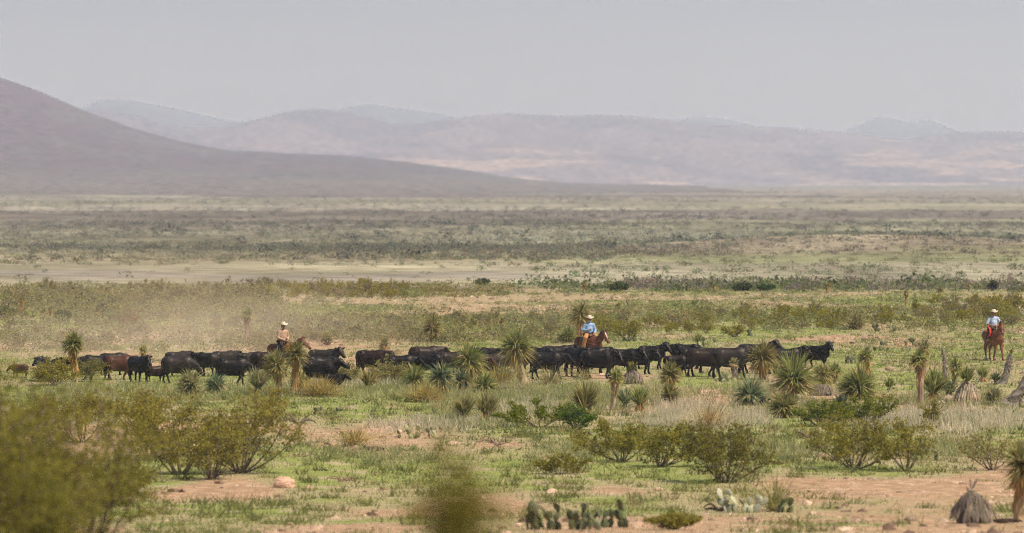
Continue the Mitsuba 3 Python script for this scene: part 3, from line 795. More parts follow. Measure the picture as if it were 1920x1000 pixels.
UP, LOW, GRAZE = ((0, 38), (0, -50)), ((0, -2), (0, -48)), ((0, -48), (0, -60))
W1, W2, W3, ST = (14, -16, -12, 14), (-15, 12, 16, -10), (4, -20, 10, -14), (3, -4, -4, 3)
HERD = [  # X, row of the back, row of the feet, yaw, coat, neck, face, stride, label, extra
    (36, 681, 709, 168, 'chocolate', *LOW, W1, 'small dark brown calf with low head at the left end of the herd', dict(calf=True)),
    (80, 666, 714, 104, 'dusty', (20, 9), (10, -40), W2, 'dark cow second from the left end of the herd, seen partly from behind', {}),
    (124, 668, 710, 160, 'black', *LOW, W1, 'black cow half hidden behind the tall yucca with the orange trunk', {}),
    (178, 663, 713, 194, 'black', (0, -4), (0, -42), W2, 'black cow facing left with lowered head beside the reddish brown cow', {}),
    (224, 664, 713, 4, 'red', (0, 14), (0, -40), W1, 'reddish brown cow, the only rusty coloured one of the herd', {}),
    (261, 665, 717, -58, 'black', (0, 24), (0, -48), ST, 'black cow facing right just in front of the reddish brown cow', {}),
    (213, 659, 704, 20, 'black', *LOW, ST, 'black cow whose back alone shows above the reddish brown cow', {}),
    (292, 684, 716, 25, 'brownblack', (0, 19), (0, -40), ST, 'little black calf beside the big dusty cow with the lowered head', dict(calf=True)),
    (336, 665, 719, 3, 'dusty', (0, -30), (0, -55), W1, 'big dusty dark cow with its head lowered behind a squat yucca', {}),
    (334, 656, 706, 48, 'dusty', (0, 16), (0, -40), ST, 'cow in the dust with one ear raised above the back of the big dusty cow', {}),
    (386, 658, 706, 136, 'dusty', (0, 10), (0, -35), ST, 'dust coloured cow turned left among the backs at the left of the herd', {}),
    (422, 655, 705, 40, 'dusty', (0, 14), (0, -38), ST, 'grey looking cow with humped back standing in the dust behind the black walking cow', {}),
    (464, 658, 705, 58, 'dusty', (0, 6), (0, -38), ST, 'pale dusty cow back just left of the tan shirted rider', {}),
    (438, 668, 723, 6, 'black', (0, -24), (0, -46), W3, 'long black cow walking right with lowered head below the tan shirted rider', {}),
    (503, 655, 713, 28, 'brownblack', (0, 6), (0, -38), ST, 'dark cow standing in front of the chestnut horse at the left', {}),
    (603, 672, 730, -12, 'black', (0, 24), (-8, -32), W1, 'large black cow behind the golden grass clump with its head up to the right', dict(fat=1.05)),
    (628, 699, 732, -10, 'black', (0, 14), (0, -35), ST, 'black calf peeking out under the chin of the large black cow', dict(calf=True)),
    (606, 666, 718, 196, 'black', (0, 28), (40, -36), ST, 'horned black cow facing left behind the large black cow', dict(horns=True)),
    (608, 652, 707, -28, 'dusty', (0, 30), (-25, -40), ST, 'dusty horned cow looking this way at the back of the middle group', dict(horns=True)),
    (700, 653, 708, -16, 'brownblack', (-6, 8), (0, -50), W2, 'dark cow with a white nose and lowered head, standing apart in the gap', dict(muzzle=(.45, .40, .36))),
    (752, 663, 714, 0, 'black', (0, 4), (0, -42), W1, 'black cow following right behind the white nosed cow', {}),
    (800, 646, 701, 14, 'brownblack', (0, 10), (0, -40), ST, 'brownish black cow whose back rises highest left of the big middle yuccas', {}),
    (800, 660, 713, 172, 'black', (0, 0), (0, -40), W2, 'black cow facing left in front of the brownish black cow', {}),
    (848, 656, 708, 8, 'brownblack', (0, 12), (0, -38), W1, 'brown tinged cow left of the round headed middle yucca', {}),
    (884, 662, 717, 0, 'chocolate', (0, 2), (0, -42), ST, 'dark brown cow half hidden behind the round headed middle yucca', {}),
    (920, 660, 715, 6, 'dusty', (0, -2), (0, -42), W2, 'dusty cow half hidden between the two tallest middle yuccas', {}),
    (918, 649, 701, 178, 'black', (0, 14), (0, -36), ST, 'black cow facing left above the dusty cow between the two tallest middle yuccas', {}),
    (968, 654, 707, 4, 'black', (0, 4), (0, -40), ST, 'black cow hidden behind the tallest middle yucca with the pale trunk', {}),
    (1012, 648, 699, 172, 'black', (0, 18), (20, -34), ST, 'black cow with yellow ear tags facing left beyond the pale trunked yucca', dict(tags=True)),
    (1028, 657, 712, -4, 'black', (0, 8), (0, -46), W1, 'black cow walking right with drooping head beside the pale trunked yucca', {}),
    (1046, 645, 698, 8, 'black', (0, 24), (0, -30), ST, 'black cow with a horn pointing up, left of the blue shirted rider', dict(horns=True)),
    (1082, 648, 707, -58, 'black', (0, 20), (10, -52), ST, 'black cow facing the viewer just left of the foremost standing cow', {}),
    (1112, 648, 701, 8, 'black', (0, 16), (0, -40), ST, 'black cow directly below the bay horse of the blue shirted rider', {}),
    (1124, 653, 710, -10, 'black', (-6, 14), (-48, -46), (-6, 8, 16, -8), 'foremost black cow standing side on in the open with its face turned to the viewer', dict(fat=1.06)),
    (1172, 651, 705, -12, 'black', (-4, 22), (-36, -52), W1, 'black cow right behind the foremost one with a shiny face', {}),
    (1200, 652, 702, -18, 'black', (0, 20), (-26, -50), ST, 'black cow with a glossy face, second to the right of the foremost cow', {}),
    (1224, 645, 693, -24, 'black', (0, 44), (-20, -46), W2, 'black cow with its head held high before the gap right of the riders', {}),
    (1284, 642, 692, 176, 'black', (0, 8), (0, -36), ST, 'black cow with head away at the back of the right hand group', {}),
    (1300, 648, 700, 6, 'black', (0, 6), (0, -36), ST, 'black cow directly behind the calf of the right hand group', {}),
    (1270, 664, 706, -4, 'black', (0, 22), (-10, -34), W1, 'black calf standing in front of the right hand group, tail to the gap', dict(calf=True)),
    (1322, 650, 707, 4, 'brownblack', (0, 4), (0, -38), W3, 'brown tinged black cow walking behind the rump of the leading cow', {}),
    (1372, 648, 710, 0, 'dusty', (0, 14), (-12, -42), W1, 'big smooth sided cow walking right towards the yucca with the orange skirt', {}),
    (1420, 641, 701, -8, 'black', (0, 40), (-14, -40), W2, 'black cow behind the yucca with the orange skirt, ears showing on its right', {}),
    (1478, 650, 702, 8, 'black', (0, 34), (-20, -40), ST, 'black cow almost wholly hidden behind the big round yucca', {}),
    (1534, 645, 692, -36, 'black', (0, 48), (-26, -42), W2, 'black cow at the right end of the herd with its head raised', {}),
]


# ------------------------------------------------------------------ horses
def horse_prims(neck=(0, 42), face=(0, -38), stride=(0, 0, 0, 0)):
    P = [((-.48, 0, 1.16), (.38, 0, 1.13), .31, .315, (1, .82, 1)), ((-.70, .09, 1.22), (-.70, -.09, 1.22), .235, .235), ((-.45, 0, 1.05), (.3, 0, 1.02), .27, .28, (1, .85, 1)),
         ((.36, 0, 1.20), (.58, 0, 1.12), .28, .25, (1, .78, 1)), ((.30, 0, 1.38), (.40, 0, 1.38), .11, .12, (1, .6, 1)), ((.60, .09, 1.02), (.60, -.09, 1.02), .17, .17)]
    n0 = np.array([.54, 0, 1.22]); nd = rot_dir(*neck); poll = n0 + nd * .72
    fd = rot_dir(neck[0] + face[0], face[1]); fs = unit(np.cross([0, 0, 1.0], fd)); fu = np.cross(fd, fs)
    P += [(tuple(n0), tuple(n0 + nd * .36), .24, .165, (1, .66, 1)), (tuple(n0 + nd * .34), tuple(poll), .165, .115, (1, .7, 1))]
    P += [(tuple(poll + fd * .03), tuple(poll + fd * .26), .115, .092, (1, .8, 1), .03), (tuple(poll + fd * .24), tuple(poll + fd * .50), .09, .066, None, .03), (tuple(poll + fd * .05 - fu * .08), tuple(poll + fd * .24 - fu * .055), .085, .055, None, .03),
          (tuple(poll + fd * .52), tuple(poll + fd * .54 - fu * .01), .068, .062, None, .02)]
    for s in (1, -1):
        e = poll + fs * s * .055 + fu * .07 - fd * .03
        P += [(tuple(e), tuple(e + fu * .08 - fd * .03), .028, .034, None, .015), (tuple(e + fu * .08 - fd * .03), tuple(e + fu * .16 - fd * .03), .034, .008, None, .015),
              (tuple(poll + fd * .17 + fs * s * .085 + fu * .035), tuple(poll + fd * .19 + fs * s * .085 + fu * .03), .027, .027, None, .02)]
    for i, s in enumerate((1, -1)):
        w = math.sin(math.radians(stride[i]))
        k = (.55 + .42 * w, s * .145, .50); fe = (.55 + .85 * w - (.1 if w < -.1 else 0), s * .145, .17)
        P += [((.50, s * .14, 1.0), (.53 + .12 * w, s * .155, .80), .16, .11, (1, .75, 1)), ((.53 + .12 * w, s * .155, .80), k, .095, .062, None, .03), (k, k, .064, .064, None, .02), (k, fe, .05, .042, None, .02),
              (fe, (fe[0] + .05, fe[1], .08), .046, .048, None, .02), ((fe[0] + .05, fe[1], .07), (fe[0] + .07, fe[1], .05), .06, .062, None, .01)]
        w = math.sin(math.radians(stride[2 + i]))
        st = (-.52 + .2 * w, s * .17, .88); hk = (-.84 + .45 * w, s * .15, .55); fe = (-.80 + .9 * w, s * .15, .18)
        P += [((-.68, s * .14, 1.12), st, .24, .15, (1, .75, 1)), (st, hk, .125, .07, None, .03), (hk, hk, .068, .068, None, .02), (hk, fe, .052, .044, None, .02), (fe, (fe[0] + .05, fe[1], .08), .046, .048, None, .02),
              ((fe[0] + .05, fe[1], .07), (fe[0] + .07, fe[1], .05), .06, .062, None, .01)]
    return [('s',) + p for p in P], n0, nd, poll, fd, fs, fu


def horse_and_rider(X, Yf, yaw, hl, rl, coat, mane_c, shirt_c, trouser_c, neck, face, stride, tall=1.0, extra=None, beard=False, arm='rein', short=False, sock=None, blaze=False, rider_yaw=0, head_yaw=0, chaps=None, saddle_c=(.09, .05, .03), rope=False):
    P = ground(X, Yf)
    put = lambda v: rotz(np.asarray(v, float) * tall, yaw) + P  # noqa: E731
    pr, n0, nd, poll, fd, fs, fu = horse_prims(neck, face, stride)
    v, f = solid(pr, .027, .06)
    n = meshkit.fbm(v * 3 + X, 3, 3)[:, None]
    c = np.array(coat) * (.8 + .4 * n)
    low = np.clip((.5 - v[:, 2:3]) / .3, 0, 1)
    c = c * (1 - .35 * low)
    if sock:
        c = np.where((v[:, 2:3] < .2) & (v[:, :1] < 0) & (v[:, 1:2] * sock > 0), [.5, .45, .4], c)
    if blaze:
        rel = v - (poll + fd * .22 + fu * .09)
        al, si = rel @ fd, rel @ fs
        c = np.where(((np.abs(si) < .028) & (np.abs(al) < .16) & (rel @ fu > -.05))[:, None], [.5, .45, .4], c)
    muz = np.exp(-(np.linalg.norm(v - poll - fd * .56, axis=1, keepdims=True) / .08) ** 2)
    c = c * (1 - .6 * muz) + .6 * muz * np.array([.05, .035, .03])
    c = np.where(v[:, 2:3] < .075, [.06, .05, .042], c)
    hk = thing('horse', hl, 'horse', 'saddle horses')
    add('body', (put(v), f), 'coat', c, hk, smooth=True)
    mp = [('s', tuple(n0 + nd * t + fu * 0 + np.array([-.10, .03 * math.sin(9 * t), .10 - .02 * t])), tuple(n0 + nd * t + np.array([-.08, .10, -.06])), .05, .02) for t in np.linspace(.12, .72, 9)]
    mv, mf = solid(mp, .024, .04)
    add('mane', (put(mv), mf), 'matte', np.array(mane_c) * (1 + .2 * np.random.default_rng(3).normal(size=(len(mv), 1))), hk, smooth=True)
    tp = [('s', (-.90, 0, 1.28), (-1.02, 0, 1.12), .06, .065), ('s', (-1.02, 0, 1.12), (-1.05, .01, .75), .065, .075), ('s', (-1.05, .01, .75), (-1.02, .02, .42), .075, .02)]
    tv, tf = solid(tp, .026, .04)
    add('tail', (put(tv), tf), 'matte', np.array(mane_c) * (1 + .2 * np.random.default_rng(4).normal(size=(len(tv), 1))), hk, smooth=True)
    # tack
    bl = solid([('s', (-.42, s * .10, 1.44), (.22, s * .10, 1.43), .03, .03) for s in (1, -1)] + [('s', (-.42, s * .24, 1.30), (.22, s * .24, 1.29), .03, .03, None, .12) for s in (1, -1)] + [('s', (-.40, s * .285, 1.12), (.2, s * .285, 1.11), .028, .028, None, .12) for s in (1, -1)], .022, .10)
    add('saddle_blanket', (put(bl[0]), bl[1]), 'matte', (.11, .09, .085), hk, smooth=True)
    sa = solid([('s', (-.22, 0, 1.50), (.12, 0, 1.50), .11, .10, (1, 1.2, .5)), ('s', (-.30, .14, 1.58), (-.30, -.14, 1.58), .05, .05), ('s', (-.27, 0, 1.54), (-.31, 0, 1.61), .09, .06, (.6, 1.5, 1)),
                ('s', (.14, .10, 1.52), (.14, -.10, 1.52), .07, .07), ('s', (.17, 0, 1.55), (.21, 0, 1.68), .035, .03, None, .02), ('s', (.21, -.0, 1.68), (.22, 0, 1.69), .048, .048, (1, 1, .5), .01)]
               + [('s', (-.25, s * .24, 1.38), (.12, s * .24, 1.36), .05, .05, (1, .6, 1), .08) for s in (1, -1)] + [('s', (-.1, s * .31, 1.2), (.05, s * .31, 1.15), .06, .06, (1, .45, 1.6), .08) for s in (1, -1)]
               + [('s', (.04, s * .335, 1.15), (.10, s * .37, .78), .05, .035, (1, .4, 1), .03) for s in (1, -1)], .022, .05)
    sk = add('saddle', (put(sa[0]), sa[1]), 'leather', saddle_c, hk, smooth=True)
    for s in (1, -1):
        a = np.linspace(0, 2 * np.pi, 13)
        add('stirrup', tube(put(np.stack([.12 + 0 * a, s * .38 + .065 * np.cos(a), .70 + .085 * np.sin(a)], -1)), np.full(13, .018), 5, False), 'leather', (.10, .06, .04), sk)
    a = np.linspace(0, 2 * np.pi, 17)
    rings = [tube(put(poll + fd * off + np.outer(np.cos(a), fs) * rx + np.outer(np.sin(a), fu - fd * .0) * rz - fu * dz), np.full(17, .013), 4, False) for off, rx, rz, dz in ((.0, .115, .15, .02), (.36, .088, .105, .012))]
    ck = [tube(put(np.array([poll + fs * s * .11 + fu * .02, poll + fd * .2 + fs * s * .10, poll + fd * .44 + fs * s * .085 - fu * .02])), np.full(3, .012), 4) for s in (1, -1)]
    m, _ = join([(*t, (0, 0, 0)) for t in rings + ck])
    add('bridle', m, 'leather', (.07, .04, .028), hk)
    bc = [tube(put(np.array([(.10, s * .29, 1.22), (.42, s * .27, 1.16), (.68, s * .20, 1.10), (.79, s * .07, 1.07), (.80, 0, 1.06)])), np.full(5, .022), 5) for s in (1, -1)]
    m, _ = join([(*t, (0, 0, 0)) for t in bc])
    add('breast_collar', m, 'leather', (.16, .09, .05), hk)

    # rider: origin on the saddle seat, looks along +x
    S = np.array([-.05, 0, 1.52])
    rp = lambda v: rotz(rotz(np.asarray(v, float), rider_yaw) * .97 + S, 0)  # noqa: E731
    q = lambda v: put(rp(v))  # noqa: E731
    sh = {s: np.array([.0, s * .205, .505]) for s in (1, -1)}
    if arm == 'rein':
        el = {1: np.array([.02, .30, .24]), -1: np.array([-.02, -.33, .26])}; hd = {1: np.array([.26, .17, .10]), -1: np.array([.22, -.10, .27])}
    elif arm == 'horn':
        el = {1: np.array([.06, .36, .24]), -1: np.array([.06, -.36, .24])}; hd = {1: np.array([.30, .10, .16]), -1: np.array([.30, -.12, .15])}
    else:
        el = {1: np.array([.0, .29, .23]), -1: np.array([.0, -.29, .23])}; hd = {1: np.array([.26, .08, .13]), -1: np.array([.27, -.07, .10])}
    hip = {s: np.array([.02, s * .10, .09]) for s in (1, -1)}
    kn = {s: np.array([.34, s * .33, -.10]) for s in (1, -1)}
    an = {s: np.array([.22, s * .38, -.53]) for s in (1, -1)}
    toe = {s: np.array([.38, s * .41, -.60]) for s in (1, -1)}
    hy = math.radians(head_yaw)
    hf, hs = np.array([math.cos(hy), math.sin(hy), 0]), np.array([-math.sin(hy), math.cos(hy), 0])
    hc = np.array([.03, 0, .755])
    hp = lambda a, b, c: tuple(hc + hf * a + hs * b + np.array([0, 0, c]))  # noqa: E731
    body = [('s', (0, 0, .12), (0, 0, .48), .105, .12, (.8, 1.15, 1)), ('s', tuple(sh[1] * .9), tuple(sh[-1] * .9), .06, .06), ('s', (0, 0, .5), hp(-.015, 0, -.06), .062, .058),
            ('s', hp(-.01, 0, .03), hp(.0, 0, .06), .092, .088, (1.08, .9, 1.05)), ('s', hp(.03, 0, -.06), hp(.05, 0, -.085), .065, .045), ('s', hp(.095, 0, .0), hp(.105, 0, -.03), .014, .02, None, .015), ('s', hp(.075, .022, -.062), hp(.075, -.022, -.062), .014, .014, None, .012)]
    for s in (1, -1):
        body += [('s', hp(.075, s * .03, .018), hp(.075, s * .034, .018), .016, .016, None, .01), ('s', hp(-.01, s * .088, .01), hp(-.015, s * .095, -.02), .022, .015, (1, .5, 1), .01)]
        body += [('s', tuple(sh[s] * .95), tuple(el[s]), .050, .040), ('s', tuple(el[s]), tuple(hd[s]), .042, .028), ('s', tuple(hip[s]), tuple(kn[s]), .075, .052), ('s', tuple(kn[s]), tuple(an[s]), .05, .036), ('s', tuple(an[s]), tuple(toe[s]), .036, .03)]
        w = unit(hd[s] - el[s]); up = unit(np.cross(w, [0, 1.0 * s, .3])); lat = np.cross(up, w)
        pc = hd[s] + w * .05
        body += [('s', tuple(hd[s]), tuple(pc + w * .02), .028, .034, None, .02)]
        for i, (o, L) in enumerate(((-.030, .055), (-.010, .068), (.010, .064), (.030, .048))):
            b0 = pc + w * .03 + lat * o; b1 = b0 + w * L * .45 - up * .012; b2 = b1 + w * L * .15 - up * L * .45; b3 = b2 - w * L * .35 - up * L * .15
            body += [('s', tuple(b0), tuple(b1), .0105, .0100, None, .006), ('s', tuple(b1), tuple(b2), .0100, .0092, None, .005), ('s', tuple(b2), tuple(b3), .0092, .0082, None, .005)]
        t0 = pc - lat * s * .025; t1 = t0 - lat * s * .028 + w * .025 - up * .01; t2 = t1 + w * .035 - up * .012
        body += [('s', tuple(t0), tuple(t1), .0125, .0115, None, .008), ('s', tuple(t1), tuple(t2), .0110, .0090, None, .006)]
    pk = thing('person', rl, 'person', 'riders on horseback')
    bv, bf = solid(body, .0095, .03)
    add('body', (q(bv), bf), 'matte', (.40, .21, .145), pk, smooth=True)
    cuff = .5 if short else 1.0
    shirt = [('s', (0, 0, .13), (.0, 0, .30), .150, .150, (.78, 1.12, 1)), ('s', (0, 0, .30), (0, 0, .46), .150, .150, (.80, 1.22, 1)), ('s', tuple(sh[1] * [1, .8, 1]), tuple(sh[-1] * [1, .8, 1]), .085, .085), ('s', (0, 0, .53), (.005, 0, .585), .078, .066, None, .02)]
    if extra == 'belly':
        shirt.append(('s', (.05, 0, .17), (.04, 0, .3), .14, .14, (1, 1.1, 1)))
    for s in (1, -1):
        shirt += [('s', tuple(sh[s]), tuple(el[s]), .080, .062)]
        if not short:
            shirt += [('s', tuple(el[s]), tuple(el[s] + (hd[s] - el[s]) * .93), .060, .043)]
    sv, sf = solid(shirt, .018, .035)
    rr = meshkit.fbm(sv * 9, 3, 4)[:, None]
    add('shirt', (q(sv), sf), 'matte', np.array(shirt_c) * (.86 + .28 * rr), pk, smooth=True)
    tr = [('s', (0, .06, .09), (0, -.06, .09), .135, .135, (.9, 1, .8))]
    for s in (1, -1):
        tr += [('s', tuple(hip[s]), tuple(kn[s]), .105, .085), ('s', tuple(kn[s]), tuple(an[s] + [0, 0, .05]), .082, .072)]
    tv, tf = solid(tr, .02, .04)
    tk = add('trousers', (q(tv), tf), 'matte', trouser_c, pk, smooth=True)
    if chaps is not None:
        ch = []
        for s in (1, -1):
            ch += [('s', tuple(hip[s] + (kn[s] - hip[s]) * .35), tuple(kn[s]), .110, .096), ('s', tuple(kn[s]), tuple(an[s]), .094, .095)]
        cv, cf = solid(ch, .02, .03)
        add('chaps', (q(cv), cf), 'leather', chaps, pk, smooth=True)
    for s in (1, -1):
        v_, f_ = solid([('s', tuple(an[s] + [0, 0, .1]), tuple(an[s] + [0, 0, -.02]), .055, .05), ('s', tuple(an[s] + [-.03, 0, -.05]), tuple(toe[s] + [0, 0, -.005]), .045, .04, (1, .9, 1)), ('s', tuple(an[s] + [-.05, 0, -.05]), tuple(an[s] + [-.05, 0, -.085]), .03, .03)], .016, .03)
        add('boot', (q(v_), f_), 'leather', (.10, .055, .03), pk, smooth=True)
    bt = np.linspace(0, 2 * np.pi, 25)
    add('belt', tube(q(np.stack([.125 * np.cos(bt), .172 * np.sin(bt), .13 + 0 * bt], -1)), np.full(25, .02), 5, False), 'leather', (.06, .035, .02), pk)
    # hat
    prof = np.array([(.0, .135), (.05, .145), (.078, .135), (.092, .09), (.103, .02), (.11, .0), (.15, -.008), (.205, .0), (.21, .006), (.205, .012), (.15, .004), (.10, .012), (.0, .012)])
    lv = trimesh.creation.revolve(prof, sections=28)
    h = np.array(lv.vertices)
    ang = np.arctan2(h[:, 1], h[:, 0]); rad = np.hypot(h[:, 0], h[:, 1])
    h[:, 2] += np.where(rad > .11, (rad - .11) * (.75 * np.abs(np.sin(ang)) ** 2 - .22 * np.cos(ang) ** 2), 0)
    h[:, 2] -= np.where((h[:, 2] > .1), .035 * np.exp(-(h[:, 1] / .03) ** 2), 0)
    h[:, 0] *= 1.10
    h = np.outer(h[:, 0], hf) + np.outer(h[:, 1], hs) + np.outer(h[:, 2], [0, 0, 1])
    hat = add('hat', (q(hc + [0, 0, .075] + h), lv.faces), 'matte', (.72, .66, .56), pk, smooth=True)
    band = np.stack([.112 * np.cos(bt) * 1.06, .108 * np.sin(bt), .022 + 0 * bt], -1)
    add('hat_band', tube(q(hc + [0, 0, .075] + np.outer(band[:, 0], hf) + np.outer(band[:, 1], hs) + np.outer(band[:, 2], [0, 0, 1])), np.full(25, .009), 4, False), 'leather', (.30, .2, .12), hat)
    hair = solid([('s', hp(-.03, 0, .03), hp(-.045, 0, -.045), .094, .08, (1, .98, 1)), ('s', hp(-.0, .086, .03), hp(-.0, .086, -.01), .02, .016), ('s', hp(-.0, -.086, .03), hp(-.0, -.086, -.01), .02, .016)], .014, .02)
    add('hair', (q(hair[0]), hair[1]), 'matte', (.07, .05, .04), pk, smooth=True)
    g = trimesh.util.concatenate([trimesh.creation.box([.012, .05, .032], trimesh.transformations.translation_matrix([.098, s * .034, .02])) for s in (1, -1)] + [trimesh.creation.box([.012, .03, .01], trimesh.transformations.translation_matrix([.1, 0, .028]))]
                                 + [trimesh.creation.box([.11, .006, .008], trimesh.transformations.translation_matrix([.045, s * .098, .024])) for s in (1, -1)])
    gv = np.array(g.vertices)
    add('sunglasses', (q(hc + np.outer(gv[:, 0], hf) + np.outer(gv[:, 1], hs) + np.outer(gv[:, 2], [0, 0, 1])), g.faces), 'leather', (.015, .015, .015), pk)
    if beard:
        b = solid([('s', hp(.055, .035, -.07), hp(.055, -.035, -.07), .042, .042), ('s', hp(.06, 0, -.09), hp(.06, 0, -.13), .045, .02), ('s', hp(.02, .075, -.05), hp(.05, .04, -.085), .022, .03), ('s', hp(.02, -.075, -.05), hp(.05, -.04, -.085), .022, .03)], .013, .02)
        add('beard', (q(b[0]), b[1]), 'matte', (.45, .42, .38), pk, smooth=True)
    # reins from the bit to the hand
    for s in (1, -1):
        bit = poll + fd * .47 + fs * s * .09 - fu * .02
        h1 = rp(hd[1 if arm != 'rein' else 1] + unit(hd[1] - el[1]) * .09)
        t = np.linspace(0, 1, 9)[:, None]
        path = bit * (1 - t) + h1 * t + np.array([0, s * .08, -.10]) * np.sin(np.pi * t)
        add('rein', tube(put(path), np.full(9, .010), 4), 'leather', (.35, .26, .17), hk)
    if rope:
        loops = []
        for i in range(5):
            a = np.linspace(0, 2 * np.pi, 25)
            loops.append(np.stack([.22 - .14 * np.sin(a) + .01 * i, -.30 - .02 * i - .05 * np.cos(a) ** 2 + .0 * a, 1.38 + (.22 + .008 * i) * np.cos(a)], -1))
        rk = add('rope', tube(put(np.vstack(loops)), np.full(125, .020), 6), 'matte', (.62, .075, .055))
        tag(rk, 'coiled red rope hanging from the saddle of the sorrel horse', 'rope')
    return hk, pk


# ------------------------------------------------------------------ the herd and the riders
for i, (X, Yb, Yf, yaw, coat, nk, fc, st, lab, kw) in enumerate(HERD):
    cow(X, Yb, Yf, yaw, lab, coat, nk, fc, st, seed=i, **kw)

horse_and_rider(532, 706, -48, 'chestnut horse at the left with its head stretched forward, dust around it', 'rider at the left in a pale straw hat, tan shirt and dark trousers', (.16, .062, .03), (.10, .045, .025), (.48, .34, .25), (.05, .045, .045),
                (12, 34), (10, -38), (8, -14, -10, 12), tall=.98, rider_yaw=-6, head_yaw=-10, arm='rest')
horse_and_rider(1106, 692, -55, 'bay horse with dark mane and pale blaze in the centre behind the herd', 'bearded rider in the centre in a white hat, long sleeved blue shirt and tan chaps', (.14, .048, .022), (.02, .014, .012), (.27, .42, .68), (.10, .10, .13),
                (0, 36), (-8, -46), (6, -10, -6, 8), rider_yaw=-14, head_yaw=-4, beard=True, arm='rein', extra='belly', blaze=True, chaps=(.46, .23, .09), saddle_c=(.12, .06, .03))
horse_and_rider(1864, 676, -73, 'sorrel horse at the right edge walking towards the viewer', 'rider at the right edge in a white hat and short sleeved pale blue shirt', (.20, .080, .040), (.11, .05, .03), (.40, .51, .70), (.07, .075, .10),
                (-2, 50), (-10, -58), (14, -6, -8, 10), rider_yaw=-6, head_yaw=4, arm='horn', short=True, sock=-1, extra='belly', rope=True, saddle_c=(.12, .06, .035))

